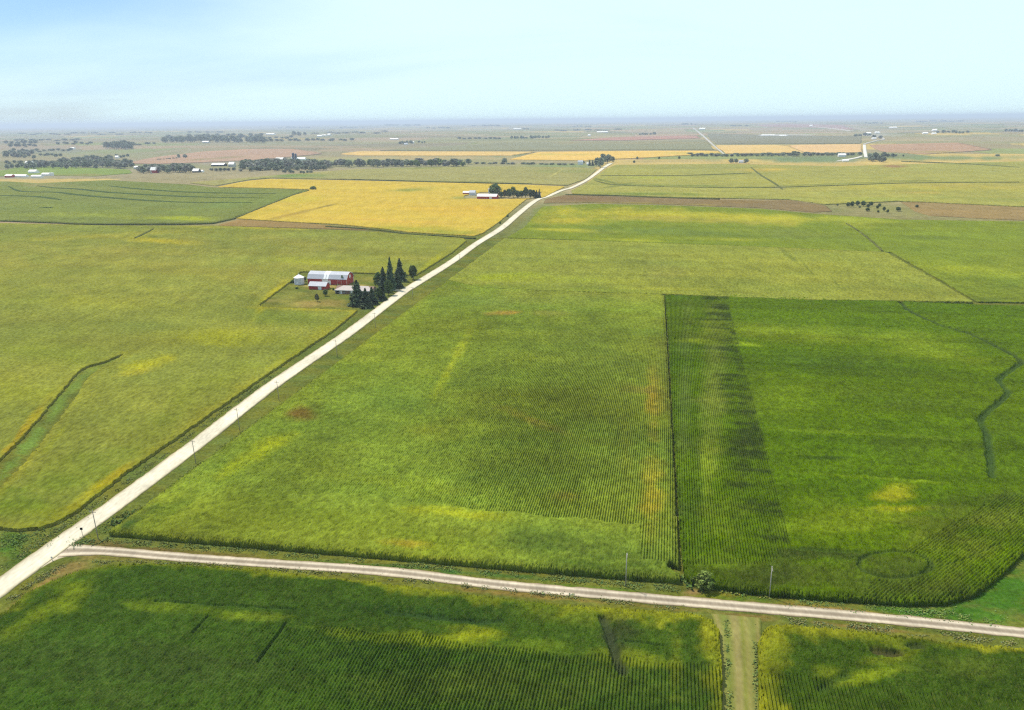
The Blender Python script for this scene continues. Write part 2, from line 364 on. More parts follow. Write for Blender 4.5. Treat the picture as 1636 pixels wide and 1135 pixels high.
def ribbon(name, pts, widths, color, off=0.12, kind='structure', label=None, cat=None, mat=None, profile=None, smooth=8, over=0.0, wob=0.0, wpx=False):
    """a strip laid on the ground along a traced line; widths in metres at the traced points; profile: colours across"""
    P = smooth_line(pts, smooth); L = unproj(P[:, 0], P[:, 1], over)
    wd = np.interp(np.linspace(0, 1, len(L)), np.linspace(0, 1, len(widths)), widths)
    seg = np.hypot(*np.diff(L, axis=0).T); s = np.concatenate([[0], np.cumsum(seg)])
    d = np.hypot(L[:, 0], L[:, 1]); pos = [0.0]
    while pos[-1] < s[-1]:
        dd = np.interp(pos[-1], s, d); pos.append(pos[-1] + max(1.5, dd * .006))
    pos = np.minimum(np.array(pos), s[-1]); Q = np.stack([np.interp(pos, s, L[:, k]) for k in (0, 1)], 1)
    wd = np.interp(pos, s, wd); T = np.gradient(Q, axis=0); T /= np.maximum(np.hypot(T[:, 0], T[:, 1]), 1e-6)[:, None]
    Nn = np.stack([-T[:, 1], T[:, 0]], 1)
    K = 13 if profile is not None else 7; ts = np.linspace(-.5, .5, K)
    X = Q[:, 0:1] + Nn[:, 0:1] * ts * wd[:, None]; Y = Q[:, 1:2] + Nn[:, 1:2] * ts * wd[:, None]
    e = np.abs(ts) > .49
    if wob:
        wv = fbm(pos / 3.1, pos * 0, 4, 3) * wob; X[:, 0] += Nn[:, 0] * wv; Y[:, 0] += Nn[:, 1] * wv
        wv = fbm(pos / 2.7, pos * 0 + 9, 6, 3) * wob; X[:, -1] += Nn[:, 0] * wv; Y[:, -1] += Nn[:, 1] * wv
    dist = np.hypot(X, Y)
    Z = relief(X, Y) + over + off + dist * .00035 * (dist > 300) - e * .0
    C = np.tile(A(color), (X.size, 1))
    if profile is not None:
        pr = np.array([A(c) for c in profile]); xi = np.linspace(-.5, .5, len(pr))
        C = np.stack([np.interp(np.tile(ts, len(pos)), xi, pr[:, k]) for k in range(3)], 1)
    C = C * (1 + .22 * fbm(X.ravel() / 7, Y.ravel() / 7, 3, 3) + .05 * (RS.rand(X.size) - .5))[:, None]
    keep = np.ones((X.shape[0] - 1, K - 1), bool)
    V, F, Cc = gridmesh_masked(X, Y, Z, keep, np.clip(C, 0.001, .9), relief(X, Y) - .4, color)
    return link(name, mesh_np(name, V, F, Cc, mat=mat), label=label, cat=cat, kind=kind)

M_corn = crop_mat('corn_canopy', [(0.9, .16, .6), (.12, .08, .5)], bump=0.0)
M_far = crop_mat('crop_canopy', [(0.75, .30, .5), (.16, .13, .35), (.03, .06, .3)], bump=.35, bscale=1.1)
M_soy = crop_mat('ripe_bean_canopy', [(0.5, .18, .5), (.08, .09, .3)], bump=.12, bscale=1.0)
M_gnd = crop_mat('rough_grass', [(0.8, .28, 1), (.12, .15, .6), (.02, .06, .4)], bump=.25, bscale=1.2)
M_road = crop_mat('crushed_limestone', [(1.2, .12, .35), (.15, .12, .3)], rough=.95)
M_strip = crop_mat('rank_grass', [(0.6, .3, 1), (.1, .2, 1)], bump=.3, bscale=1.0)

M_track = crop_mat('worn_grass', [(1.1, .14, .4), (.3, .12, .3)])
# ------------------------------------------------------------------ ground sheet
def parcels(x, y):
    u = x * ED[0] + y * ED[1] + 130; v = x * ND[0] + y * ND[1] + 90
    row = np.floor(v / 402); wide = 402 * (1 + np.floor(hash2(row, row * 0, 5) * 2.99))
    cu = np.floor((u + 400 * hash2(row, row * 0, 9)) / wide); h = hash2(cu, row, 21)
    pal = np.array([A(c) for c in [(158, 160, 112), (146, 152, 104), (168, 162, 122), (138, 150, 104), (176, 168, 124),
                                   (150, 146, 116), (184, 166, 132), (206, 188, 110), (152, 166, 100), (164, 158, 116)]])
    c = pal[np.minimum((h * len(pal)).astype(int), len(pal) - 1)]
    fu = np.abs(((u + 400 * hash2(row, row * 0, 9)) / wide) % 1 - .5) * wide
    edge = np.maximum(1 - sstep(3, 9, wide / 2 - fu), 1 - sstep(2, 8, (0.5 - np.abs((v / 402) % 1 - .5)) * 402))
    c = c * (1 - .35 * edge[:, None]) + A((110, 122, 84)) * .35 * edge[:, None]
    return c
gaz = np.concatenate([np.radians(np.arange(-180, -44, 4.0)), AZ[::3], np.radians(np.arange(44, 181, 4.0))])
gr = np.concatenate([[1.0, 20, 45, 65, 80, 88], RR])
rg, ag = np.meshgrid(gr, gaz, indexing='ij'); X = rg * np.sin(ag); Y = rg * np.cos(ag)
x, y = X.ravel(), Y.ravel(); g = relief(x, y); d = np.hypot(x, y)
with np.errstate(all='ignore'): px, py = proj(x, y, g)
bad = (np.abs(np.arctan2(x, y)) > math.radians(60)) | ~np.isfinite(px); px[bad] = -9999; py[bad] = -9999
col = np.tile(A((122, 134, 66)), (len(x), 1))
u = x * ED[0] + y * ED[1]; v = x * ND[0] + y * ND[1]
col *= (1 + .5 * fbm(u / 12, v / 4, 2, 4))[:, None]
hue = fbm(u / 18, v / 7, 8, 4); col *= np.stack([1 + .7 * hue, 1 + .2 * hue, 1 - .4 * hue], 1)
col *= np.array((.87, .80, .60)); f = sstep(700, 1300, d)[:, None]; pc = parcels(x, y) * np.array((1.07, .97, .97)) * (1 + .30 * fbm(u / 300, v / 60, 31, 4))[:, None]
wl = (1 - sstep(-.25, .02, x / np.maximum(y, 1)))[:, None] * sstep(1500, 2600, d)[:, None]
pc = pc * (1 - .3 * wl) + A((138, 142, 118)) * .3 * wl
col = col * (1 - f) + pc * f
ground_blobs = [
    # verge of the lane and the junction
    (110, 912, 60, 12, -32, (160, 144, 108), .6), (60, 940, 55, 7, -38, (164, 144, 106), .7), (180, 893, 70, 5, 3, (140, 132, 84), .5),
    (190, 868, 60, 5, 3, (120, 112, 80), .6), (230, 877, 90, 3.5, 4, (112, 104, 72), .7), (330, 884, 110, 4, 5, (120, 108, 76), .6), (20, 870, 30, 22, 0, (88, 132, 56), .8),
    (40, 890, 30, 14, -20, (80, 110, 50), .7), (120, 862, 18, 6, 0, (84, 112, 54), .6),
    (620, 905, 150, 4, 4, (76, 118, 60), .6), (800, 920, 120, 4, 4, (70, 122, 66), .6), (960, 940, 90, 4, 4, (96, 132, 56), .6),
    (860, 952, 160, 5, 5, (150, 128, 86), .6), (560, 924, 180, 4, 4, (118, 122, 62), .6), (1040, 968, 110, 4, 5, (140, 130, 80), .6), (1010, 962, 120, 4, 5, (92, 110, 60), .7),
    (1107, 948, 14, 6, 0, (170, 150, 118), .8), (1140, 955, 50, 6, 3, (118, 132, 48), .7), (1160, 953, 30, 4, 3, (150, 138, 50), .5),
    (1200, 958, 60, 5, 5, (84, 130, 52), .6), (1330, 974, 90, 6, 6, (176, 150, 96), .75), (1390, 981, 40, 5, 8, (190, 154, 100), .6),
    (1450, 978, 90, 7, 5, (80, 128, 48), .8), (1600, 955, 90, 50, -20, (72, 124, 44), .95), (1560, 985, 80, 12, 0, (78, 130, 48), .8), (1600, 1000, 60, 8, 4, (118, 140, 66), .5),
    (1300, 992, 120, 4, 5, (104, 118, 62), .6), (1480, 1008, 120, 5, 6, (98, 116, 62), .7), (1380, 1003, 90, 3, 6, (150, 126, 92), .6),
    (1190, 985, 60, 7, 3, (140, 124, 88), .7), (1200, 978, 60, 4, 4, (86, 116, 58), .7),
    (11, 750, 24, 12, -45, (122, 158, 84), .9), (50, 705, 34, 10, -50, (124, 160, 86), .9), (90, 655, 34, 9, -52, (124, 158, 84), .9), (125, 610, 24, 8, -45, (126, 156, 84), .9), (160, 585, 26, 5, -25, (130, 152, 80), .8),
    # farmyard
    (495, 485, 70, 8, 2, (172, 160, 112), .8), (540, 462, 70, 10, 0, (158, 156, 100), .7), (465, 478, 30, 14, -30, (150, 158, 90), .6),
    (600, 447, 50, 6, 0, (158, 158, 96), .6), (560, 458, 30, 3, 0, (214, 196, 156), .7), (505, 457, 25, 2, 0, (222, 206, 170), .8), (640, 462, 25, 8, -30, (150, 150, 94), .6),
    # ditches of the gravel road
    (480, 575, 260, 8, -36, (104, 128, 76), .5), (860, 340, 60, 10, -40, (128, 138, 84), .6), (815, 350, 45, 7, -42, (130, 134, 96), .6), (855, 345, 30, 8, -50, (132, 140, 70), .5),
    # dairy yard on the left, pale yards farther off
    (40, 283, 60, 4, 0, (168, 164, 134), .7), (345, 262, 40, 3, 0, (176, 160, 140), .5), (750, 314, 30, 3, 0, (170, 170, 130), .6),
    (1350, 257, 40, 4, 0, (178, 168, 150), .5), (1245, 216, 40, 1.6, 0, (205, 205, 200), .8), (1400, 216, 30, 3, 0, (190, 186, 176), .7), (1340, 203, 60, 3, 6, (190, 176, 156), .7),
    (1430, 333, 110, 12, 3, (150, 148, 88), .9), (1300, 332, 60, 6, 8, (132, 134, 84), .6),
    (700, 253, 200, 4, 0, (196, 174, 122), .7), (880, 260, 90, 2.5, 0, (176, 160, 130), .6), (60, 240, 80, 8, 0, (150, 150, 140), .3),
    (1060, 258, 90, 3, 0, (176, 164, 116), .5), (1290, 256, 120, 5, 0, (124, 146, 100), .9), (1540, 253, 160, 4, 0, (136, 152, 98), .8), (900, 265, 60, 4, 0, (136, 156, 96), .6),
]
ground_blobs = [(*b[:5], (b[5][0] * .97, b[5][1] * .92, b[5][2] * .72), b[6]) if b[1] > 400 else b for b in ground_blobs]
near = (py > 180) & (np.abs(px - 818) < 1100)
sub = col[near]; sub = paint(sub, px[near], py[near], ground_blobs, fbm(px[near] / 30, py[near] / 8, 77, 3)); col[near] = sub
ni, nj = X.shape; idx = np.arange(ni * nj).reshape(ni, nj)
F = np.stack([idx[:-1, :-1].ravel(), idx[:-1, 1:].ravel(), idx[1:, 1:].ravel(), idx[1:, :-1].ravel()], 1)[:, ::-1]
link('ground', mesh_np('ground', np.stack([x, y, g], 1), F, np.clip(col, .001, .9), smooth=True, mat=M_gnd), kind='structure')

# ------------------------------------------------------------------ roads
road_pts = [(-110, 1018), (8, 933), (98, 868), (151, 831), (200, 795), (310, 713), (400, 643), (442, 611.6), (535, 548), (570, 523), (640, 470), (662, 456), (720, 420),
            (760, 391), (800, 366), (831, 340), (856, 321), (875, 314.5), (897, 305), (913, 300.5), (938, 288), (964, 269), (976, 261.5)]
ribbon('gravel_road', road_pts, [7.9] * 12 + [9] * 6 + [10, 12], (255, 250, 232), off=.12, mat=M_road,
       profile=[(176, 164, 126), (234, 222, 194), (251, 242, 218), (244, 233, 208), (253, 245, 222), (246, 236, 211), (253, 245, 222), (244, 233, 208), (251, 242, 218), (234, 222, 194), (176, 164, 126)], wob=.8, kind='structure', smooth=6)
lane_pts = [(100, 881), (127, 879.8), (185, 882), (291, 891), (420, 900), (611, 913), (800, 935), (985, 952), (1220, 972.5), (1427, 990.5), (1628, 1011), (1800, 1028.5), (2100, 1059), (2500, 1100)]
ribbon('dirt_lane', lane_pts, [7, 6.4] + [4.3] * 14, (226, 212, 190), off=.09, mat=M_road, wob=.8,
       profile=[(160, 142, 110), (222, 206, 180), (236, 222, 198), (176, 160, 140), (168, 154, 134), (180, 166, 146), (236, 222, 198), (222, 206, 180), (156, 138, 108)], kind='structure', smooth=6)
fl = smooth_line([(40, 925), (66, 908), (88, 896), (108, 889.5), (134, 885.5), (165, 884.2)], 5).tolist() + smooth_line([(165, 877.8), (138, 876.6), (124, 873.5), (120, 868), (127, 860), (142, 848)], 5).tolist() + [[120, 850], [80, 880], [40, 910]]
fw = unproj(*np.array(fl).T); fc = unproj([100], [880])[0]
rings = [np.array([[*fc, 0]])] + [np.concatenate([fc + (fw - fc) * t, np.zeros((len(fw), 1))], 1) for t in (.3, .6, .85, 1.0)]
Vf = np.concatenate(rings); Vf[:, 2] = relief(Vf[:, 0], Vf[:, 1]) + .08; Vf[-len(fw):, 2] -= .07; nf = len(fw)
Ff = [(0, 1 + i, 1 + (i + 1) % nf, -1) for i in range(nf)] + [(1 + k * nf + i, 1 + (k + 1) * nf + i, 1 + (k + 1) * nf + (i + 1) % nf, 1 + k * nf + (i + 1) % nf) for k in range(3) for i in range(nf)]
Cf_ = np.tile(A((232, 218, 192)), (len(Vf), 1)) * (1 + .25 * fbm(Vf[:, 0] / 2, Vf[:, 1] / 2, 3, 3))[:, None]; Cf_[-nf:] = A((176, 162, 122))
link('gravel_apron', mesh_np('gravel_apron', Vf, np.array(Ff), Cf_, mat=M_road), kind='structure')
ribbon('grass_track', [(1176, 984), (1180, 1010), (1183, 1060), (1186, 1140), (1193, 1300)], [12, 10.5, 9.6, 9.4, 9.4], (160, 156, 100), off=.03, mat=M_track,
       profile=[(130, 138, 62), (164, 152, 92), (124, 138, 62), (134, 142, 66), (160, 150, 92), (158, 150, 92), (136, 142, 60), (162, 152, 92), (124, 138, 60), (156, 146, 86), (126, 136, 60)], kind='structure', wob=1)
ribbon('farm_driveway', [(650, 466), (634, 464), (620, 463)], [6, 4, 4], (236, 222, 190), off=.05, mat=M_road, kind='structure')
ribbon('distant_road', [(1384, 252), (1382, 244), (1381, 232)], [9, 10, 11], (250, 246, 236), off=.5, mat=M_road, kind='structure')
ribbon('distant_road', [(1338, 258), (1352, 256), (1368, 253), (1378, 250)], [6, 16, 11, 6], (246, 240, 226), off=.5, mat=M_road, kind='structure')
ribbon('distant_road', [(1157, 247), (1146, 238), (1138, 231), (1125, 219), (1114, 210), (1106, 204)], [5, 5, 7, 14, 14, 12], (214, 210, 200), off=.6, mat=M_road, kind='structure')
ribbon('distant_road', [(1380, 231), (1398, 226), (1412, 223), (1402, 219), (1380, 217)], [9, 10, 11, 12, 12], (216, 210, 200), off=.6, mat=M_road, kind='structure')
ribbon('distant_road', [(1300, 203), (1330, 206), (1362, 210)], [40, 50, 50], (214, 204, 188), off=.9, mat=M_road, kind='structure')
ribbon('distant_road', [(1215, 216.5), (1240, 217), (1258, 217.5)], [90, 70, 50], (222, 222, 220), off=.9, mat=M_road, kind='structure')

# ------------------------------------------------------------------ crop fields
YG, LG, DG, OL = (158, 176, 38), (178, 196, 40), (64, 92, 34), (140, 150, 70)
def rows_near(line, x0=300, a0=.95):
    lx, ly = zip(*line)
    def f(px, py, u, v):
        below = py > np.interp(px, lx, ly) + 4 * np.sin(px / 23)
        amp = np.where(below, a0 * sstep(x0 - 150, x0 + 250, px) + .25, .35)
        return amp, np.where(below, 0, 1)
    return f
field('corn_field', 'dark green corn field with planted rows below the lane, left of the grass track', 'corn field',
      [(-150, 1060), (-60, 1010), (8, 972), (40, 944), (75, 927), (120, 908), (180, 899), (250, 896), (400, 905), (600, 926), (800, 951), (900, 962), (1000, 968), (1100, 975), (1134, 983),
       (1150, 1000), (1154, 1060), (1160, 1310), (600, 1310), (-520, 1310), (-420, 1130)],
      (84, 112, 38), 2.4, rim=(156, 170, 46, .8), rim_w=5.0, mat=M_corn, aligned=(.19, .25), rowamp=rows_near([(0, 1040), (350, 985), (456, 996), (625, 1008), (820, 1034), (969, 1047), (1154, 1064), (1300, 1080)], 420),
      dips=[([(331, 982), (308, 1010)], .34, .6, (66, 86, 40), .4), ([(457, 994), (412, 1054)], .36, .7, (66, 86, 40), .4), ([(964, 985), (974, 1012), (984, 1045), (996, 1068)], 1.0, 1.1, (70, 80, 54), .8), ([(250, 958), (380, 966), (470, 972)], .5, .5, (66, 94, 40), .5), ([(620, 978), (700, 984), (760, 992), (800, 990)], .9, .6, (58, 84, 44), .6), ([(985, 1020), (1060, 1030)], .4, .5, (66, 94, 40), .5)],
      blobs=[(650, 1018, 120, 14, 4, (150, 172, 40), .6), (740, 1012, 60, 12, 0, (170, 186, 40), .5), (260, 968, 90, 10, 5, (132, 160, 44), .7), (410, 985, 60, 8, 4, (130, 156, 44), .6),
             (900, 985, 80, 14, 5, (110, 134, 44), .5), (700, 975, 140, 14, 4, (54, 88, 34), .6), (90, 960, 90, 22, -30, (140, 164, 40), .6), (1010, 1050, 60, 14, 8, (140, 160, 40), .6), (1080, 1065, 12, 50, 2, (130, 146, 44), .5),
             (1135, 1010, 16, 26, 0, (164, 168, 44), .6), (250, 1070, 260, 55, 0, (72, 98, 40), .75), (820, 1095, 330, 34, 0, (106, 130, 50), .5), (850, 1030, 60, 12, 0, (110, 140, 40), .5), (990, 1010, 30, 40, 0, (58, 74, 44), .6)],
      skirt=(62, 84, 34), var=.16, seed=3)
field('corn_field', 'corn field in the bottom right corner, with a yellow rim beside the grass track', 'corn field',
      [(1212, 1020), (1224, 998), (1262, 993), (1400, 1007), (1520, 1022), (1628, 1031), (1850, 1053), (2400, 1108), (2500, 1310), (1217, 1310)],
      (88, 116, 40), 2.4, rim=(158, 170, 46, .85), rim_w=5.0, mat=M_corn, aligned=(.19, .25), rowamp=rows_near([(1200, 1075), (1320, 1080), (1400, 1096), (1628, 1114), (1900, 1130)], 500),
      dips=[([(1402, 1037), (1436, 1040)], 1.2, 1.3, (84, 80, 50), .8), ([(1455, 1029), (1470, 1031)], 1.0, .8, (76, 90, 50), .7), ([(1310, 1098), (1330, 1088), (1350, 1078)], 1.0, .6, (66, 92, 40), .5)],
      blobs=[(1370, 1083, 60, 10, -14, (150, 176, 40), .8), (1320, 1072, 25, 10, 10, (150, 172, 40), .6), (1440, 1045, 60, 12, -10, (140, 160, 40), .7), (1240, 1020, 30, 18, 0, (134, 154, 44), .5), (1540, 1060, 100, 22, 4, (98, 124, 44), .5)],
      skirt=(62, 84, 34), var=.15, seed=5)
hl = ([160, 430, 600, 800, 1022, 1024, 1090], [760, 780, 792, 816, 836, 893, 900])
def rows_main(px, py, u, v):
    below = py > np.interp(px, *hl) + 2 * np.sin(px / 17)
    a = .35 + .6 * sstep(560, 900, px) * sstep(480, 640, py)
    return np.where(below, .3, a), np.where(below, 1, 0)
field('corn_field', 'broad green corn field east of the gravel road with rusty and yellow patches', 'corn field',
      [(174, 851), (300, 757), (440, 653), (600, 534), (716, 448), (760, 455), (900, 461), (1061, 466), (1066, 560), (1074, 700), (1083, 860), (1086, 927), (1000, 921), (800, 904), (500, 878), (300, 862)],
      (122, 142, 52), 2.3, dz=1.2, rim=(120, 132, 50, .4), rim_w=4, mat=M_corn, aligned=(.19, .31), rowamp=rows_main,
      gaps=[([(868, 912), (890, 914), (918, 918)], .8), ([(1075, 905), (1079, 912)], 1.5), ([(1043, 470), (1062, 471)], 1.5)],
      blobs=[(880, 476, 260, 20, 0, (142, 158, 68), .7), (430, 712, 60, 14, -28, (172, 186, 40), .85), (370, 745, 40, 10, -38, (160, 176, 42), .7), (480, 660, 26, 16, 0, (132, 112, 52), .75), (505, 648, 18, 8, 0, (88, 96, 40), .6),
             (720, 585, 60, 9, -62, (168, 184, 50), .8), (815, 499, 34, 4, -2, (182, 160, 72), .8), (870, 500, 40, 6, 0, (150, 152, 74), .5), (580, 620, 60, 20, -30, (132, 152, 56), .5),
             (640, 770, 90, 18, 5, (150, 168, 50), .65), (730, 820, 90, 10, 5, (164, 176, 44), .7), (560, 830, 120, 22, 5, (126, 148, 44), .55), (850, 670, 50, 7, 20, (166, 158, 66), .55), (1045, 640, 16, 60, 0, (182, 170, 60), .8),
             (1040, 780, 20, 80, 0, (176, 172, 56), .75), (1000, 720, 14, 60, -3, (156, 166, 54), .5), (1020, 620, 40, 10, 10, (150, 146, 74), .45), (900, 790, 30, 8, 0, (156, 150, 60), .4), (700, 690, 60, 18, 0, (150, 160, 52), .4),
             (790, 600, 70, 50, 0, (112, 138, 56), .25), (640, 660, 90, 30, -20, (106, 134, 52), .25), (950, 560, 100, 60, 0, (118, 142, 62), .25), (1000, 700, 60, 90, 0, (128, 146, 58), .25),
             (600, 505, 140, 30, -30, (150, 164, 56), .6), (880, 872, 200, 34, 5, (94, 118, 46), .95), (700, 870, 120, 18, 5, (122, 146, 44), .5), (640, 868, 40, 7, 5, (160, 150, 50), .5), (270, 815, 90, 16, -30, (104, 132, 48), .6), (210, 833, 34, 12, -30, (70, 100, 50), .8),
             (400, 820, 80, 30, 0, (124, 146, 46), .5), (960, 905, 100, 12, 4, (84, 112, 38), .6), (520, 700, 40, 8, 0, (96, 116, 48), .4), (800, 745, 160, 30, 0, (118, 140, 54), .4), (1060, 600, 20, 90, 0, (128, 146, 60), .5)],
      skirt=(88, 104, 46), var=.24, stretch=(40, 60), seed=7, step=40)
def rows_right(px, py, u, v):
    xe = np.interp(py, [490, 870, 900], [1165, 1265, 1230]); strip = (px < xe) & (py < 900)
    diag = (px > 1600 - (py - 790) * 1.75) & (px > np.interp(py, [780, 960], [1500, 1370])) & (py > 788)
    diag &= ((px - 1430) / 58) ** 2 + ((py - 905) / 21) ** 2 > 1
    a = np.where(strip, .95, np.where(diag, .9, .3))
    return a, np.where(strip, 0, np.where(diag, 2, 1))
ell = [(1430 + 58 * math.cos(t), 905 + 21 * math.sin(t)) for t in np.linspace(0, 2 * math.pi, 22)]
waves = []
for k, yy in enumerate(np.linspace(505, 880, 26)):
    xe = np.interp(yy, [490, 870], [1165, 1265]); waves.append((xe - 26 - 8 * math.sin(k * 1.7), yy, 40 + 8 * math.cos(k * 2.1), 1.6 + yy * .0035, 4 + 5 * math.sin(k), (58, 78, 36), .75))
field('corn_field', 'saturated green corn field with a striped strip and dark drainage line, right of the thin boundary', 'corn field',
      [(1062, 468), (1300, 477), (1560, 488), (1720, 492), (1950, 498), (2050, 640), (1850, 780), (1636, 882), (1602, 916), (1560, 948), (1510, 962), (1450, 963), (1300, 953), (1200, 944), (1150, 938), (1104, 930), (1094, 922), (1087, 860), (1077, 700), (1069, 560)],
      (104, 138, 30), 2.3, dz=1.2, mat=M_corn, aligned=(.19, .33), rowamp=rows_right, rim=(84, 112, 40, .25), rim_w=3,
      dips=[([(1432, 476), (1446, 492), (1460, 502), (1500, 520), (1560, 540), (1620, 570), (1632, 580)], 1.5, 1.0, (66, 84, 46), .8), ([(1632, 582), (1598, 606), (1600, 616), (1610, 630), (1590, 650), (1567, 672), (1574, 690), (1578, 705), (1582, 735), (1585, 765)], 1.3, 1.0, (64, 88, 48), .75), (ell, .7, .6, (72, 92, 42), .6), ([(1490, 912), (1540, 896), (1600, 870)], .4, .25, (80, 100, 40), .3), ([(1265, 880), (1330, 884), (1372, 886)], .8, .5, (76, 100, 34), .6)] + [([(1180, 655 + 0 * k), (1200, 656)], .5, .1, (70, 90, 40), .1) for k in range(1)],
      blobs=[(1094, 640, 12, 200, 2, (120, 150, 66), .6), (1120, 760, 20, 130, 3, (96, 126, 48), .45), (1140, 620, 22, 160, 2, (150, 172, 74), .6), (1128, 545, 40, 4, 3, (160, 192, 40), .8), (1180, 548, 40, 4, 6, (160, 196, 36), .7), (1190, 720, 20, 140, 8, (88, 112, 40), .5),
             (1130, 760, 12, 60, 0, (150, 180, 48), .7), (1160, 820, 40, 40, 0, (134, 164, 40), .6), (1430, 788, 34, 16, 0, (184, 190, 40), .7), (1440, 812, 40, 7, 0, (180, 190, 40), .6), (1320, 838, 120, 16, 2, (134, 168, 36), .6), (1400, 822, 90, 10, 4, (140, 170, 36), .45), (1300, 800, 60, 14, 4, (120, 154, 36), .4),
             (1350, 580, 160, 20, 3, (84, 118, 34), .6), (1300, 530, 200, 16, 2, (136, 166, 42), .6), (1480, 555, 90, 24, 5, (142, 172, 40), .55), (1340, 625, 200, 12, 3, (120, 154, 34), .4), (1450, 640, 120, 16, 4, (92, 122, 36), .5),
             (1340, 690, 180, 3, 3, (140, 176, 36), .6), (1330, 730, 60, 4, 0, (70, 100, 34), .6), (1430, 765, 140, 3, 4, (146, 180, 34), .6), (1480, 720, 130, 26, 0, (98, 128, 30), .5), (1340, 884, 140, 12, 2, (76, 100, 36), .8), (1260, 914, 180, 24, 3, (84, 106, 38), .8), (1420, 935, 160, 24, 3, (84, 106, 38), .7), (1150, 895, 60, 14, 0, (124, 156, 36), .6), (1360, 925, 120, 22, 4, (96, 124, 34), .6),
             (1500, 850, 110, 40, -20, (104, 124, 40), .6), (1540, 900, 80, 20, -35, (112, 136, 40), .5), (1560, 795, 70, 12, 0, (84, 100, 44), .6), (1600, 830, 40, 20, 0, (132, 150, 50), .5), (1440, 905, 55, 18, 0, (86, 112, 36), .6), (1250, 640, 60, 60, 0, (126, 162, 34), .4), (1610, 700, 50, 90, 0, (98, 130, 30), .4)],
      skirt=(50, 72, 32), var=.19, stretch=(110, 9), seed=9, step=40)
field('corn_field', 'pale green corn strip north of the two nearer fields, crossed by faint drainage', 'corn field',
      [(716, 449), (750, 424), (806, 382), (950, 386), (1200, 395), (1416, 404), (1480, 440), (1556, 484), (1300, 481), (1066, 472), (900, 467), (770, 461)],
      (142, 158, 68), 2.2, dz=1.5, mat=M_far, blobs=[(900, 464, 320, 9, 0, (138, 158, 64), .8), (780, 443, 90, 7, 0, (170, 188, 56), .8), (920, 448, 140, 6, 2, (160, 176, 64), .6), (1050, 462, 120, 3, 1, (176, 186, 74), .6), (880, 420, 60, 6, 0, (156, 172, 68), .5), (1030, 415, 70, 8, 0, (132, 146, 70), .5),
             (1060, 440, 30, 24, 0, (150, 158, 84), .5), (1200, 415, 130, 8, 2, (164, 172, 74), .6), (1350, 430, 120, 8, 3, (160, 172, 74), .6), (1480, 463, 60, 10, 10, (104, 126, 56), .5), (1120, 450, 120, 8, 0, (130, 146, 66), .5), (1340, 460, 140, 10, 1, (140, 156, 70), .5),
             (1260, 408, 20, 3, 40, (108, 124, 56), .6), (1290, 428, 20, 2, 50, (112, 128, 58), .6), (1338, 455, 18, 2, 50, (104, 122, 54), .7), (850, 398, 60, 5, 0, (138, 154, 62), .5)],
      var=.12, seed=13, stretch=(200, 12))
field('bean_field', 'bean field turning from yellow to green just south of the reddish stubble strip', 'bean field',
      [(867, 330), (944, 326), (1057, 328), (1216, 334), (1293, 341), (1437, 351), (1628, 354), (1780, 356), (1840, 485), (1562, 482), (1490, 440), (1424, 403), (1100, 390), (810, 380), (838, 363)],
      (138, 160, 62), 1.0, mat=M_far, blobs=[(980, 342, 170, 12, 1, (192, 190, 62), .9), (1180, 347, 190, 9, 3, (190, 192, 68), .9), (1060, 350, 180, 6, 2, (180, 176, 80), .6), (1370, 352, 100, 5, 3, (180, 194, 70), .7), (900, 352, 60, 9, 0, (196, 190, 66), .7), (920, 368, 90, 3, 2, (184, 190, 66), .8), (1010, 384, 60, 2.5, 2, (172, 184, 60), .7),
             (1170, 383, 60, 3, 2, (170, 184, 62), .6), (1100, 372, 160, 7, 2, (122, 146, 70), .7), (1280, 375, 100, 10, 3, (130, 150, 70), .7), (1520, 380, 120, 18, 0, (142, 166, 56), .6), (1560, 430, 90, 10, 3, (162, 180, 56), .6), (1470, 380, 50, 4, 3, (108, 132, 58), .5), (1590, 478, 50, 4, 0, (96, 120, 56), .6), (1600, 455, 40, 6, 0, (110, 136, 56), .5), (1460, 400, 40, 8, 3, (120, 144, 56), .4)],
      var=.10, seed=15, stretch=(220, 20), step=40)
wway = [(-30, 782), (11, 746), (42, 714), (79, 669), (113, 627), (135, 598), (169, 581), (197, 567)]
wl_ = smooth_line(wway, 5); ww = np.interp(np.arange(len(wl_)), [0, 8, 20, 26, 30, len(wl_) - 1], [19, 16, 12, 8, 3, 1])
wtan = np.gradient(wl_, axis=0); wtan /= np.hypot(*wtan.T)[:, None]; wn = np.stack([-wtan[:, 1], wtan[:, 0]], 1)
wpoly = list(map(tuple, np.concatenate([wl_ + wn * ww[:, None], (wl_ - wn * ww[:, None])[::-1]])))
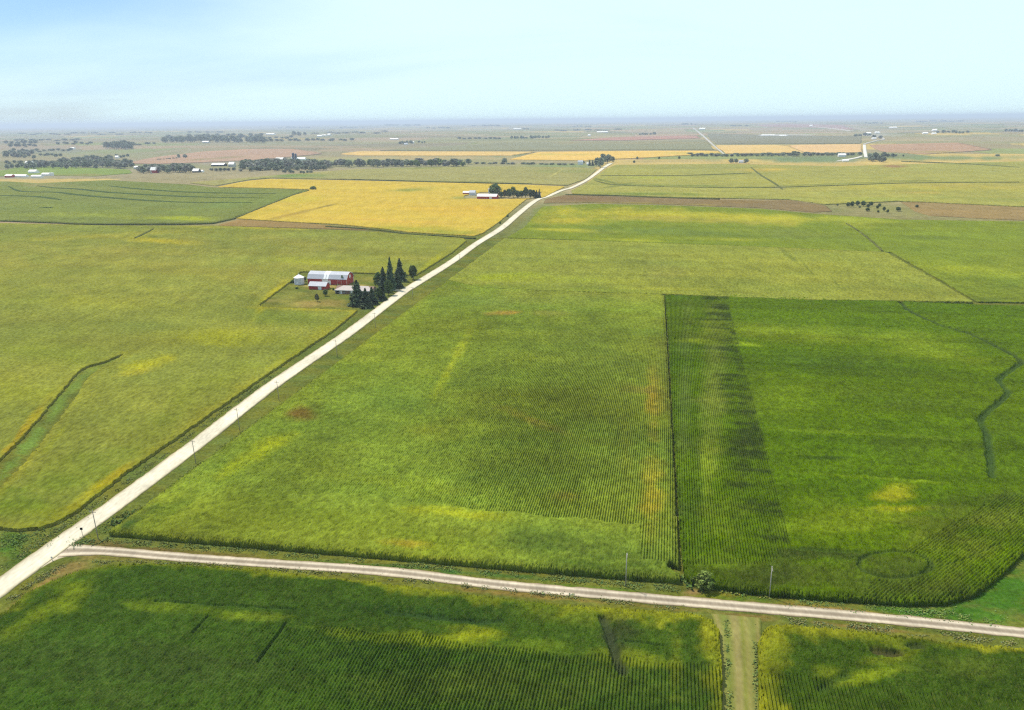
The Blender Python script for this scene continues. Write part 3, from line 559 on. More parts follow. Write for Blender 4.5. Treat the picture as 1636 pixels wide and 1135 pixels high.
field('bean_field', 'large olive green bean field west of the gravel road, wrapping the red farmstead', 'bean field',
      [(745, 385), (722, 404), (676, 433), (664, 440), (598, 437), (564, 436), (480, 434), (466, 449), (413, 488), (420, 491), (572, 496), (537, 525), (420, 603), (300, 687), (197, 758), (123, 816), (88, 836), (58, 845), (30, 846), (-60, 838), (-260, 800), (-420, 600), (-300, 360), (8, 357), (180, 361), (340, 361), (560, 369), (740, 381)],
      (142, 154, 62), 1.0, dz=.7, mat=M_far, holes=[wpoly], rim=(168, 168, 48, .35), rim_w=6,
      blobs=[(250, 425, 520, 46, 0, (160, 164, 78), .75), (120, 800, 200, 50, -20, (124, 140, 54), .6), (240, 580, 60, 10, -12, (180, 184, 52), .85), (215, 595, 40, 7, -10, (180, 178, 60), .7), (330, 540, 120, 14, 0, (166, 176, 56), .7), (400, 545, 60, 10, 0, (170, 180, 56), .6), (250, 385, 60, 5, 4, (188, 184, 56), .8), (240, 376, 20, 3, 20, (108, 124, 56), .5), (150, 378, 160, 4, -3, (170, 172, 70), .6), (400, 364, 90, 2.5, 1, (184, 184, 62), .7),
             (560, 420, 90, 6, 0, (168, 180, 56), .7), (470, 415, 120, 5, 0, (160, 172, 62), .5), (430, 478, 34, 6, -50, (186, 184, 54), .8), (500, 495, 80, 2.5, 2, (182, 180, 62), .8), (560, 508, 22, 7, -35, (176, 170, 50), .8), (470, 510, 90, 12, 5, (124, 144, 56), .5), (690, 418, 40, 5, -36, (170, 178, 56), .6), (180, 440, 220, 30, 0, (150, 160, 72), .5), (100, 480, 160, 10, 3, (160, 170, 66), .4),
             (140, 792, 50, 10, -36, (184, 178, 40), .8), (190, 755, 30, 7, -36, (182, 170, 46), .7), (60, 815, 70, 12, 10, (150, 164, 44), .7), (30, 800, 60, 24, 0, (112, 138, 48), .7), (100, 760, 110, 30, -20, (120, 142, 52), .55), (260, 680, 110, 30, -30, (128, 146, 60), .5), (60, 660, 30, 8, -52, (176, 166, 50), .7), (28, 700, 30, 6, -50, (176, 160, 50), .7), (90, 700, 30, 5, -52, (160, 172, 60), .6), (60, 560, 110, 30, 0, (138, 154, 58), .5),
             (330, 650, 140, 14, -36, (138, 148, 66), .5), (360, 600, 100, 16, -20, (140, 154, 58), .5), (560, 385, 200, 6, 2, (152, 158, 78), .5), (40, 630, 60, 30, 0, (144, 156, 56), .5), (470, 560, 80, 8, -36, (160, 170, 56), .5)],
      skirt=(176, 156, 92), var=.13, seed=17, stretch=(120, 30), step=30)
M_corn_far = M_far
field('terraced_field', 'terraced green field ruled with dark curved terrace lines at the left', 'field',
      [(-200, 296), (8, 290), (60, 293), (170, 288), (300, 295), (344, 300), (440, 301.5), (495, 304), (470, 311), (400, 338), (372, 348), (342, 356), (150, 357.5), (8, 352.5), (-250, 348)],
      (136, 156, 82), 1.6, mat=M_far, blobs=[(290, 349, 90, 4, 1, (166, 184, 58), .8), (100, 343, 120, 4, 0, (150, 168, 74), .6), (120, 300, 120, 5, 2, (152, 160, 96), .6), (350, 330, 110, 8, -8, (132, 156, 84), .5), (60, 296, 60, 3, 0, (158, 158, 110), .5), (200, 335, 180, 6, 2, (142, 162, 80), .5)],
      var=.10, seed=19, stretch=(260, 12))
terr = [([(60, 297.5), (85, 300.7), (124, 302.7), (153, 306), (189, 309), (278, 314), (348, 316), (420, 317)], 7),
        ([(174, 297.5), (205, 301), (278, 306.5), (348, 309), (440, 310)], 7),
        ([(14, 298.6), (35, 306.5), (91, 308), (124, 312), (180, 317), (236, 321), (300, 324), (402, 324.5)], 7),
        ([(0, 313), (60, 315), (97, 320)], 6), ([(62, 333), (85, 332)], 6)]
for i, (p, w) in enumerate(terr):
    ribbon('terrace_bank', p, [2, w * 1.4, w * 1.5, w * 1.4, 2], (84, 104, 58), off=.3, over=1.3, mat=M_strip, kind='stuff',
           label=['dark grassed terrace line running the full width of the terraced field', 'short upper terrace line near the yellow wedge', 'long lower terrace line bending at its left end',
                  'faint terrace line at the left edge of the terraced field', 'small dark dash of terrace bank low in the terraced field'][i], cat='terrace bank', wob=1.5)
field('bean_field', 'bright golden bean field left of the road around the grove and red shed', 'bean field',
      [(346, 299), (380, 292), (402, 288.5), (433, 286), (631, 290), (772, 293.5), (820, 294.5), (903, 298), (885, 307), (870, 315), (858, 317.5), (842, 318), (826, 330), (797, 355), (772, 372), (757, 377), (657, 371), (618, 366), (540, 358), (490, 356), (400, 350.5), (376, 349), (402, 338), (470, 311), (498, 303), (440, 301)],
      (220, 201, 92), .9, mat=M_soy, holes=[[(741, 313), (770, 307), (865, 307), (864, 317), (800, 318), (742, 317)]],
      blobs=[(480, 340, 90, 3, -14, (174, 156, 82), .4), (520, 330, 26, 1.8, -12, (150, 138, 76), .85), (470, 342, 60, 1.6, -12, (186, 164, 80), .7), (660, 303, 34, 4, -4, (168, 172, 78), .8), (640, 304, 22, 2, -5, (140, 156, 74), .5), (650, 366, 110, 6, 2, (184, 184, 74), .75), (720, 372, 60, 4, 2, (156, 172, 68), .7), (600, 352, 130, 4, 2, (222, 188, 96), .5), (420, 340, 50, 4, -10, (206, 194, 80), .5),
             (470, 318, 60, 6, 0, (210, 200, 78), .5), (800, 345, 40, 10, -40, (214, 196, 80), .4), (735, 317, 20, 3, 0, (164, 172, 92), .7), (700, 300, 60, 3, 0, (206, 196, 96), .5), (560, 300, 120, 4, 0, (230, 208, 92), .5), (700, 335, 100, 12, 0, (226, 196, 84), .6)],
      skirt=(140, 128, 62), var=.07, seed=21, stretch=(140, 20))
field('stubble', 'brown stubble wedge under the golden bean field', 'stubble field',
      [(352, 358.5), (384, 351), (490, 357), (536, 361.5), (620, 368.5), (560, 367), (440, 363.5), (350, 361)], (168, 146, 96), .35, mat=M_soy, var=.08, seed=22)
field('stubble', 'reddish brown stubble strip beside the road bend', 'stubble field',
      [(872, 318), (903, 311.5), (1057, 316.5), (1220, 320.5), (1262, 320), (1319, 328.5), (1330, 338), (1300, 339.5), (1216, 332.5), (1057, 326.5), (944, 324), (868, 325)], (156, 138, 100), .35, mat=M_soy,
      blobs=[(1020, 326, 130, 2.5, 1, (172, 166, 86), .7), (940, 318, 70, 5, 0, (146, 122, 92), .6), (1180, 323, 60, 3, 0, (152, 134, 84), .5)], var=.08, seed=23)
field('stubble', 'brown stubble patch at the right edge past the scattered trees', 'stubble field',
      [(1440, 323), (1483, 324), (1628, 331), (1800, 338), (1800, 358), (1632, 352), (1560, 349), (1486, 345), (1462, 338)], (170, 152, 106), .35, mat=M_soy, var=.08, seed=24)
field('bean_field', 'light green rolling field right of the road bend with thin streaks', 'bean field',
      [(912, 305), (940, 291), (968, 270), (984, 263.5), (1160, 262), (1340, 266), (1400, 264), (1628, 258), (1800, 257), (1800, 334), (1628, 330), (1483, 323), (1434, 321.5), (1319, 326.5), (1262, 318.5), (1216, 318), (1057, 314.5), (915, 309.5)],
      (156, 170, 86), 1.0, mat=M_far, blobs=[(1060, 284, 60, 2, 0, (188, 200, 78), .8), (1240, 271, 60, 3, 0, (204, 188, 90), .8), (1230, 290, 120, 6, 0, (180, 180, 84), .5), (1440, 300, 160, 5, 1, (194, 192, 88), .7), (1560, 296, 120, 5, 0, (196, 186, 96), .6), (1460, 308, 34, 2, 0, (206, 178, 92), .7), (1428, 266, 30, 3, 2, (168, 134, 100), .85), (1250, 258, 120, 4, 0, (128, 150, 96), .6), (1560, 262, 120, 3, 1, (140, 158, 96), .5),
             (1100, 297, 200, 1.4, 1, (124, 142, 70), .6), (1150, 280, 160, 1.2, -2, (138, 152, 74), .5), (1340, 294, 180, 1.2, -2, (128, 140, 72), .6), (1560, 291, 160, 1.2, 1, (132, 140, 70), .5), (985, 297, 30, 1.4, -10, (114, 134, 74), .6), (970, 290, 34, 1.2, 12, (114, 132, 70), .6), (1190, 315, 40, 2, -4, (112, 134, 66), .5), (1245, 300, 14, 3, 0, (176, 178, 132), .6), (1030, 310, 140, 3, 1, (126, 152, 72), .6), (1400, 318, 160, 3, 0, (172, 184, 88), .5), (1100, 268, 120, 3, 0, (160, 168, 100), .5), (1560, 317, 120, 3, 2, (134, 158, 84), .4)],
      var=.10, seed=25, stretch=(300, 16), step=40)
field('bean_field', 'dull tan green field between the far treeline and the golden field', 'bean field',
      [(300, 292), (430, 281), (560, 271), (700, 267), (812, 266), (930, 268), (955, 270), (936, 286), (906, 296.5), (820, 293), (631, 288.5), (433, 284.5), (400, 287), (344, 297)],
      (170, 168, 100), 1.0, mat=M_far, blobs=[(470, 281, 60, 4, 0, (128, 160, 92), .8), (560, 288, 26, 1.2, 4, (120, 120, 70), .6), (640, 268, 160, 3, 0, (150, 164, 96), .6), (900, 274, 90, 3, 0, (150, 164, 96), .5), (890, 276, 14, 1, -30, (206, 206, 130), .7), (750, 291, 60, 1.5, 1, (132, 140, 76), .6), (860, 295, 60, 1, 1, (130, 124, 76), .6)], var=.08, seed=27, stretch=(300, 16))
field('meadow', 'bright green meadow behind the white dairy buildings', 'meadow', [(-60, 276), (8, 272), (36, 265), (110, 267), (206, 271), (212, 277), (150, 282), (60, 280), (-60, 284)], (146, 174, 92), .5, mat=M_far, var=.07, seed=28, kind='stuff',
      blobs=[(150, 280, 90, 2.5, 0, (168, 160, 108), .6)])
def far_field(label, poly, c, s, blobs=(), nm='bean_field', ct='bean field'):
    field(nm, label, ct, poly, c, 1.2, dz=0, mat=M_soy, var=.07, seed=s, stretch=(500, 60), blobs=blobs)
far_field('thin golden strip beyond the left treeline', [(539, 247), (575, 242.3), (700, 242.6), (820, 243), (858, 243.3), (815, 249.5), (700, 249.6), (580, 249.4)], (224, 204, 124), 31)
far_field('golden strip reaching from above the white farmhouse to the far road', [(862, 243.4), (1057, 241.7), (1146, 241.7), (1152, 245.5), (1080, 250), (1030, 253), (935, 257.3), (812, 256)], (230, 206, 106), 32, [(1100, 245, 60, 2, 0, (210, 204, 110), .6), (900, 247, 80, 1, 0, (196, 194, 100), .6)])
far_field('straw coloured field right of the far diagonal road', [(1144, 232.5), (1255, 232), (1270, 238), (1286, 245), (1160, 246.5)], (226, 206, 126), 33)
far_field('pale peach ripe field beside the straight far road', [(1258, 232), (1376, 231.3), (1377, 244), (1340, 245), (1289, 245.5), (1272, 238)], (226, 202, 138), 34)
far_field('pinkish tilled field above the left treeline', [(198, 262), (245, 252), (322, 243), (400, 238.5), (470, 238.5), (520, 246), (470, 251), (400, 257), (260, 263)], (184, 164, 134), 35, [(350, 253, 60, 1.5, -4, (160, 156, 116), .6)], 'tilled_field', 'tilled field')
far_field('thin pinkish strip before the far diagonal road', [(905, 225), (1000, 219), (1113, 216.8), (1122, 221.5), (1000, 225)], (186, 152, 128), 36, (), 'tilled_field', 'tilled field')
far_field('pinkish field right of the straight far road', [(1388, 232), (1530, 228.5), (1590, 240), (1480, 247), (1412, 243)], (186, 162, 126), 37, [(1500, 243, 70, 2.5, 0, (184, 176, 112), .6)], 'tilled_field', 'tilled field')
far_field('faint pink strip just under the horizon', [(1205, 200), (1262, 198), (1345, 200), (1372, 208), (1300, 204), (1222, 203)], (176, 152, 136), 38, (), 'tilled_field', 'tilled field')
far_field('grey green corn block left of the far diagonal road', [(800, 228), (980, 226.5), (1126, 224), (1142, 240), (1000, 240), (800, 241.5), (600, 241)], (138, 152, 108), 39, [(1000, 228, 140, 2, 0, (170, 164, 124), .7)], 'corn_field', 'corn field')
far_field('grey green corn block behind the straw coloured field', [(1130, 214), (1300, 217.5), (1376, 218), (1376, 230), (1144, 231), (1136, 225)], (134, 146, 112), 40, [(1250, 213, 120, 2, 0, (160, 160, 130), .5)], 'corn_field', 'corn field')
# dark fence-row strips of tall grass
for lab, p, w in [('dark grassy line along the bottom of the terraced field', [(8, 352), (79, 354.7), (133, 358), (264, 358.5), (340, 357)], 3.6),
                  ('dark grassy bank between the terraced and golden fields', [(340, 357), (376, 348.5), (402, 338), (470, 311), (490, 304)], 3.0),
                  ('dark drainage ditch under the golden field', [(520, 362), (575, 365), (618, 369), (657, 374), (700, 377), (760, 381)], 2.4),
                  ('dark crease in the bean field near the right edge of the strip', [(1352, 357.5), (1375, 372), (1395, 388), (1410, 402)], 1.9),
                  ('dark line on top of the reddish stubble', [(903, 311), (980, 312.5), (1057, 315.5), (1150, 318.5)], 3.6),
                  ('dark field edge above the golden field', [(560, 287), (640, 289), (700, 291), (800, 293), (850, 294)], 3.0),
                  ('long thin dark line across the light green field at right', [(1060, 299), (1200, 300.5), (1330, 297), (1450, 293), (1628, 291.5)], 5),
                  ('thin dark line in the light green field near the road', [(950, 289), (985, 296), (1060, 298.5)], 5), ('upper faint line in the light green field', [(960, 281), (1080, 281), (1200, 277)], 5),
                  ('faint diagonal line in the light green field', [(1200, 268), (1215, 280), (1238, 294), (1250, 303)], 4), ('thin dark line along the far edge at right', [(1440, 258), (1540, 262), (1628, 268)], 7),
                  ('short dark crease in the olive field at left', [(215, 381), (230, 374), (245, 366)], 2.5)]:
    ribbon('grass_strip', p, [1, w, w, w, w, 1.5], (112, 118, 64), off=.3, over=1.0, mat=M_strip, kind='stuff', label=lab, cat='grass strip', wob=2)
#@@PART2
# ------------------------------------------------------------------ trees
def leaf_mat(name, c):
    m, t, b = mat_new(name); b.inputs['Roughness'].default_value = .75; b.inputs['Specular IOR Level'].default_value = .03
    at = N(t, 'ShaderNodeAttribute', attribute_name='Col'); oi = N(t, 'ShaderNodeObjectInfo')
    hs = N(t, 'ShaderNodeHueSaturation'); mr = N(t, 'ShaderNodeMapRange'); mr.inputs['To Min'].default_value = .8; mr.inputs['To Max'].default_value = 1.2
    t.links.new(oi.outputs['Random'], mr.inputs[0]); t.links.new(mr.outputs[0], hs.inputs['Value'])
    m2 = N(t, 'ShaderNodeMapRange'); m2.inputs['To Min'].default_value = .48; m2.inputs['To Max'].default_value = .515
    mu = N(t, 'ShaderNodeMath', operation='FRACT'); mm = N(t, 'ShaderNodeMath', operation='MULTIPLY'); mm.inputs[1].default_value = 7.31
    t.links.new(oi.outputs['Random'], mm.inputs[0]); t.links.new(mm.outputs[0], mu.inputs[0]); t.links.new(mu.outputs[0], m2.inputs[0]); t.links.new(m2.outputs[0], hs.inputs['Hue'])
    mx = N(t, 'ShaderNodeMix', data_type='RGBA', blend_type='MULTIPLY'); mx.inputs[0].default_value = 1; mx.inputs[7].default_value = (*c, 1)
    t.links.new(at.outputs['Color'], mx.inputs[6]); t.links.new(mx.outputs[2], hs.inputs['Color']); t.links.new(hs.outputs[0], b.inputs['Base Color'])
    tb = N(t, 'ShaderNodeBsdfTranslucent'); t.links.new(hs.outputs[0], tb.inputs['Color'])
    ms = N(t, 'ShaderNodeMixShader'); ms.inputs[0].default_value = .25
    t.links.new(b.outputs[0], ms.inputs[1]); t.links.new(tb.outputs[0], ms.inputs[2])
    t.links.new(ms.outputs[0], t.nodes['Material Output'].inputs['Surface'])
    return m
M_leaf = leaf_mat('broad_leaves', (.088, .130, .042)); M_leafp = leaf_mat('pale_leaves', (.13, .19, .045)); M_needle = leaf_mat('needles', (.078, .112, .060))
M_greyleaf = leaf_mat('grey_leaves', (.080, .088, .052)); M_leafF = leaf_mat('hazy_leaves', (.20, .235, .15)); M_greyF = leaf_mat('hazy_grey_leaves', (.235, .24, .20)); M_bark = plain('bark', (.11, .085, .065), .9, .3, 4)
def leaf_quads(P, S, Nrm, rng, elong=1.0):
    n = len(P); T = rng.normal(size=(n, 3)); T -= (T * Nrm).sum(1)[:, None] * Nrm; T /= np.linalg.norm(T, axis=1)[:, None] + 1e-9
    B = np.cross(Nrm, T); a = S[:, None] * T * .5 * elong; b = S[:, None] * B * .5
    k = rng.uniform(.5, 1.1, (4, n, 1))
    V = np.stack([P - a * k[0] - b * k[1] * .5, P + a * k[1] - b * k[2], P + a * k[2] + b * k[3], P - a * k[3] + b * k[0]], 1).reshape(-1, 3)
    return V, np.arange(4 * n).reshape(n, 4)
def crown_broad(name, H, Wd, nq, lsz, mat, seed, low=.12, spread=1.0):
    rng = np.random.RandomState(seed); nl = 16 + rng.randint(6); C = []
    for k in range(nl):
        th = k * 2.4 + rng.rand(); t = (k + .5) / nl; zz = H * (low + .12 + (0.78 - low) * t)
        r = Wd * .5 * math.sin(math.pi * min(1, .18 + .76 * t)) ** .6 * rng.uniform(.35, .72) * spread
        C.append((r * math.cos(th), r * math.sin(th), zz, Wd * rng.uniform(.15, .24) * (1.15 - .4 * t)))
    C = np.array(C); k = rng.randint(0, nl, nq); d = rng.normal(size=(nq, 3)); d /= np.linalg.norm(d, axis=1)[:, None]
    rad = C[k, 3] * rng.uniform(.55, 1.12, nq); P = C[k, :3] + d * rad[:, None] * np.array([1, 1, .85]); P[:, 2] = np.maximum(P[:, 2], H * low * .6)
    Nn = d + rng.normal(size=(nq, 3)) * .55; Nn /= np.linalg.norm(Nn, axis=1)[:, None]
    V, F = leaf_quads(P, lsz * rng.uniform(.6, 1.3, nq), Nn, rng)
    tone = (rng.uniform(.75, 1.3, nl)[k] * rng.uniform(.8, 1.2, nq)); col = np.repeat(tone[:, None] * np.array([1, 1, 1]), 4, 0)
    return mesh_np(name, V, F, col, mat=mat)
def crown_conifer(name, H, Wd, nq, lsz, mat, seed, low=.08):
    rng = np.random.RandomState(seed); t = rng.rand(nq) ** 1.35; lay = np.floor(t * 13) / 13; fr = t * 13 % 1
    r0 = Wd * .5 * ((1 - t) ** .72) * (.72 + .56 * hash2(np.floor(t * 13), np.floor(rng.randint(0, 9, nq) * 1.0), seed)); arm = rng.randint(0, 9, nq) * 2 * math.pi / 9 + lay * 37; th = arm + rng.normal(size=nq) * .3
    r = r0 * (rng.rand(nq) ** .45) * (1.0 - .35 * fr) * (1 + .25 * np.sin(lay * 91 + np.round(arm * 3) * 7)); z = H * (low + (1 - low) * t) - r * .28
    P = np.stack([r * np.cos(th), r * np.sin(th), z], 1)
    Nn = np.stack([np.cos(th) * .5, np.sin(th) * .5, np.ones(nq)], 1) + rng.normal(size=(nq, 3)) * .5; Nn /= np.linalg.norm(Nn, axis=1)[:, None]
    V, F = leaf_quads(P, lsz * rng.uniform(.6, 1.2, nq) * (1.15 - .6 * t), Nn, rng, 1.6)
    tone = rng.uniform(.7, 1.35, nq) * (1 + .2 * np.sin(lay * 53)); return mesh_np(name, V, F, np.repeat(tone[:, None] * np.array([1, 1, 1]), 4, 0), mat=mat)
def tubes(name, segs, mat, k=6):
    V = []; F = []
    for (a, b, ra, rb) in segs:
        a, b = np.array(a, float), np.array(b, float); w = (b - a) / (np.linalg.norm(b - a) + 1e-9)
        u = np.cross(w, [1, .1, 0]); u /= np.linalg.norm(u); v = np.cross(w, u); o = len(V)
        for p, r in ((a, ra), (b, rb)):
            for j in range(k):
                t = 2 * math.pi * j / k; V.append(p + r * (math.cos(t) * u + math.sin(t) * v))
        for j in range(k): F.append((o + j, o + (j + 1) % k, o + k + (j + 1) % k, o + k + j))
        V.append(a); V.append(b)
        for j in range(k): F.append((o + (j + 1) % k, o + j, o + 2 * k, -1)); F.append((o + k + j, o + k + (j + 1) % k, o + 2 * k + 1, -1))
    return mesh_np(name, np.array(V), np.array(F), mat=mat)
def trunk_mesh(name, H, seed, conifer=False):
    rng = np.random.RandomState(seed); r = H * .028
    if conifer: return tubes(name, [((0, 0, -.4), (0, 0, H * .5), r * .8, r * .45), ((0, 0, H * .5), (0, 0, H * .96), r * .45, r * .08)], M_bark)
    top = (rng.normal() * .02 * H, rng.normal() * .02 * H, H * .38); s = [((0, 0, -.4), top, r, r * .7)]
    for j in range(5):
        th = j * 1.26 + rng.rand(); e = (top[0] + math.cos(th) * H * .18, top[1] + math.sin(th) * H * .18, H * rng.uniform(.6, .8)); s.append((top, e, r * .5, r * .12))
    return tubes(name, s, M_bark)
# master meshes, 10 m tall
def masters(fn, n, nq, lsz, mat, seed, **kw): return [fn('crown', 10, 7.6 if fn is crown_broad else 5.2, nq, lsz, mat, seed + i, **kw) for i in range(n)]
MS = {'oak': (masters(crown_broad, 3, 1700, .62, M_leaf, 50), [trunk_mesh('trunk', 10, s) for s in (1, 2, 3)]),
      'pale': (masters(crown_broad, 2, 1500, .60, M_leafp, 60), [trunk_mesh('trunk', 10, s) for s in (4, 5)]),
      'spruce': (masters(crown_conifer, 3, 2100, .75, M_needle, 70), [trunk_mesh('trunk', 10, s, True) for s in (6, 7, 8)]),
      'grey': (masters(crown_broad, 2, 1300, .62, M_greyleaf, 80, spread=1.15), [trunk_mesh('trunk', 10, s) for s in (9, 10)]),
      'shrub': (masters(crown_broad, 2, 1400, .7, M_leafp, 90, low=.02, spread=1.1), [trunk_mesh('stem', 8, s) for s in (11, 12)])}
CW = {'oak': 7.6, 'pale': 7.6, 'spruce': 5.2, 'grey': 8.0, 'shrub': 8.0}
# distant versions: one mesh each, fewer and larger leaf clumps with the stem in the same mesh
def join(name, a, b):
    me = bpy.data.meshes.new(name); vs = []; fs = []; cs = []; mi = []
    for k, m in enumerate((a, b)):
        o = len(vs); vs += [tuple(v.co) for v in m.vertices]; fs += [tuple(o + i for i in p.vertices) for p in m.polygons]; mi += [k] * len(m.polygons)
        ca = m.color_attributes.get('Col'); cs += [tuple(c.color) for c in ca.data] if ca else [(1, 1, 1, 1)] * len(m.vertices)
        me.materials.append(m.materials[0])
    me.from_pydata(vs, [], fs); me.polygons.foreach_set('material_index', mi)
    at = me.color_attributes.new('Col', 'FLOAT_COLOR', 'POINT'); at.data.foreach_set('color', [x for c in cs for x in c]); return me
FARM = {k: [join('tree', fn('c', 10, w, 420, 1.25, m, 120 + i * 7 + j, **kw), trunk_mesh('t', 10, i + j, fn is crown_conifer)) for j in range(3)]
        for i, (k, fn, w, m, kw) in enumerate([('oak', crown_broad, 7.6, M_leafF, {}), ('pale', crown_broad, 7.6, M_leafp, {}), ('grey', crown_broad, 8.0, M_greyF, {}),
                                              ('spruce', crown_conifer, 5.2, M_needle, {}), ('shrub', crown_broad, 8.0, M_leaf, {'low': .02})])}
def place(px, py):
    p = unproj([px], [py])[0]; z = float(relief(p[0], p[1])); r = np.array([p[0], p[1], z - CAM_H])
    dep = -(r @ CR)[2]; el = math.atan2(CAM_H - z, math.hypot(*p)); return Vector((p[0], p[1], z)), dep / FPX, el
TN = {'oak': 'broadleaf_tree', 'pale': 'broadleaf_tree', 'spruce': 'spruce_tree', 'grey': 'broadleaf_tree', 'shrub': 'bush'}
cnt = [0]
def tree(px, py, hp, wp, kind, label, group=None, far=False):
    if kind == 'spruce': wp *= 1.3
    loc, mpp, el = place(px, py); h = hp * mpp / max(math.cos(el), .3); w = wp * mpp
    if kind == 'spruce' or not far: h *= .98
    cnt[0] += 1; nm = TN[kind]; ct = 'bush' if nm == 'bush' else 'tree'; sc = (w / CW[kind], w / CW[kind], h / 10)
    rz = (cnt[0] * 2.39996) % 6.283
    if far:
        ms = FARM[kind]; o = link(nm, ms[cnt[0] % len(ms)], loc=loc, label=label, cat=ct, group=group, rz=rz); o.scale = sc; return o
    e = link(nm, None, loc=loc, label=label, cat=ct, group=group, rz=rz); e.scale = sc
    cr, tr = MS[kind]; link('crown', cr[cnt[0] % len(cr)], parent=e); link('stem' if kind == 'shrub' else 'trunk', tr[cnt[0] % len(tr)], parent=e)
    return e
G = 'trees of the red farmstead'
for t in [(571.6, 488, 40, 22, 'spruce', 'broad dark spruce, the nearest of the farmstead trees, at the end of the house'),
          (585, 491.5, 31, 16, 'spruce', 'spruce between the broad front spruce and the round dark tree, nearest the road'),
          (595, 486, 27, 15, 'spruce', 'smaller spruce hiding the right end of the pale house roof'),
          (606, 480, 21, 16, 'oak', 'round dark leafy tree just right of the front spruces'),
          (604.6, 461, 27, 17, 'oak', 'leafy green tree at the left side of the tall rear row'),
          (613.3, 466, 39, 15, 'spruce', 'pointed spruce left of the tallest thin spire'),
          (624.7, 463, 52, 13, 'spruce', 'tallest thin spruce spire in the farmstead row'),
          (621, 472, 26, 16, 'oak', 'leafy dark tree standing in front of the tallest spire'),
          (634.8, 460, 27, 16, 'spruce', 'squat dark spruce between the two tall spires'),
          (639.5, 449, 36, 14, 'spruce', 'sparse tall spruce behind, last of the tall row toward the road'),
          (660.4, 447, 24, 16, 'oak', 'single round tree standing apart beside the gravel road'),
          (548.8, 455, 16, 9, 'oak', 'dark upright tree in front of the right end of the red barn'),
          (520, 473, 11, 10, 'oak', 'small round tree in front of the small red shed'),
          (507, 482, 13, 8, 'grey', 'thin young tree alone on the farmyard lawn'),
          (612, 480, 14, 12, 'spruce', 'low dark spruce at the driveway mouth'), (487, 450, 8, 6, 'oak', 'small tree between the grain bin and the red barn')]:
    tree(*t, group=G)
for t in [(540.7, 459, 5, 6, 'shrub', 'small bush by the barn door yard'), (532.6, 464, 4, 5, 'shrub', 'low bush between shed and house'), (474, 461.5, 3, 6, 'shrub', 'low bush in front of the grain bin'),
          (647, 443, 7, 8, 'shrub', 'bush between the sparse spruce and the single round tree'), (468, 452, 5, 9, 'shrub', 'bush at the left of the grain bin'),
          (1124, 941, 27, 34, 'shrub', 'big leafy bush beside the dirt lane at the field corner'), (1110, 934, 12, 18, 'shrub', 'smaller bush touching the left of the big lane bush'),
          (500.5, 303.5, 6, 12, 'shrub', 'lone dark bush at the tip of the terraced field'), (554, 364, 2, 4, 'shrub', 'tiny bush on the ditch, leftmost of four'), (607, 368.5, 2, 4, 'shrub', 'tiny bush on the ditch, second from left of four'),
          (618, 370, 2.5, 5, 'shrub', 'tiny bush on the ditch, third from left of four'), (628, 371.5, 2.5, 6, 'shrub', 'tiny bush on the ditch, rightmost of four'),
          (811, 347, 4, 5, 'shrub', 'small bush in the road ditch above the bend'), (799, 358, 4, 4, 'shrub', 'small bush in the road ditch below the bend')]:
    tree(*t)
G = 'grove beside the distant red shed'
for k, t in enumerate([(790.4, 316, 23, 24, 'oak', 'big round dark tree behind the end of the distant red shed'), (801, 316.5, 11, 9, 'oak', 'dark low tree just right of the big round one'), (807, 316, 13, 9, 'grey', 'paler tree third along the grove from the shed'),
          (813, 317, 16, 12, 'oak', 'wide tree left of the grove centre'), (820, 316, 18, 13, 'pale', 'lighter rounded tree at the grove centre'), (827, 317, 13, 11, 'oak', 'lower dark tree right of the grove centre'),
          (833, 316.5, 12, 10, 'oak', 'short dark tree left of the high round one'), (840, 316.5, 18, 10, 'oak', 'high round tree near the right end of the grove'), (847, 317, 15, 9, 'oak', 'tree just right of the high round tree'),
          (852.5, 317, 14, 8, 'oak', 'dark tree next to last in the grove'), (857, 317, 13, 6, 'spruce', 'dark spruce beside the thin tree at the road end'), (861.5, 317, 15, 4.5, 'spruce', 'thin pointed tree at the road end of the grove')]):
    tree(*t, group=G)
G = 'grove at the white farmhouse'
for t in [(941.8, 265, 9, 4, 'spruce', 'left one of two thin dark poplars by the white farmhouse'), (946.8, 265, 9, 4, 'spruce', 'right one of two thin dark poplars by the white farmhouse'), (953, 266, 14, 11, 'oak', 'dark tree at the left of the farmhouse grove'),
          (959, 268.5, 17, 13, 'oak', 'tree in front in the farmhouse grove beside the road'), (964, 262, 16, 13, 'oak', 'tall tree at the top of the farmhouse grove'), (971, 261, 14, 13, 'oak', 'rounded tree right of the tallest in the farmhouse grove'), (978, 259, 9, 10, 'oak', 'small tree at the right end of the farmhouse grove'), (932, 262, 5, 6, 'oak', 'dark tree right behind the white farmhouse')]:
    tree(*t, group=G, far=True)
G = 'scattered trees in the right pasture'
pl = ['leftmost dark tree of the pasture clump', 'second tree from the left in the pasture clump', 'tall tree left of the middle of the pasture clump', 'tallest tree of the pasture clump', 'round tree right of the tallest', 'low tree in front of the tallest',
      'tree tucked behind the low front tree', 'very small tree under the left of the clump', 'upper tree of the little pair right of the clump', 'lower tree of the little pair right of the clump', 'tiny bush below the little pair', 'narrow upright tree right of the pair', 'small tree beside the narrow upright tree', 'round tree alone right of the clump', 'small tree farthest right toward the brown stubble',
      'tiny bush alone left of the clump']
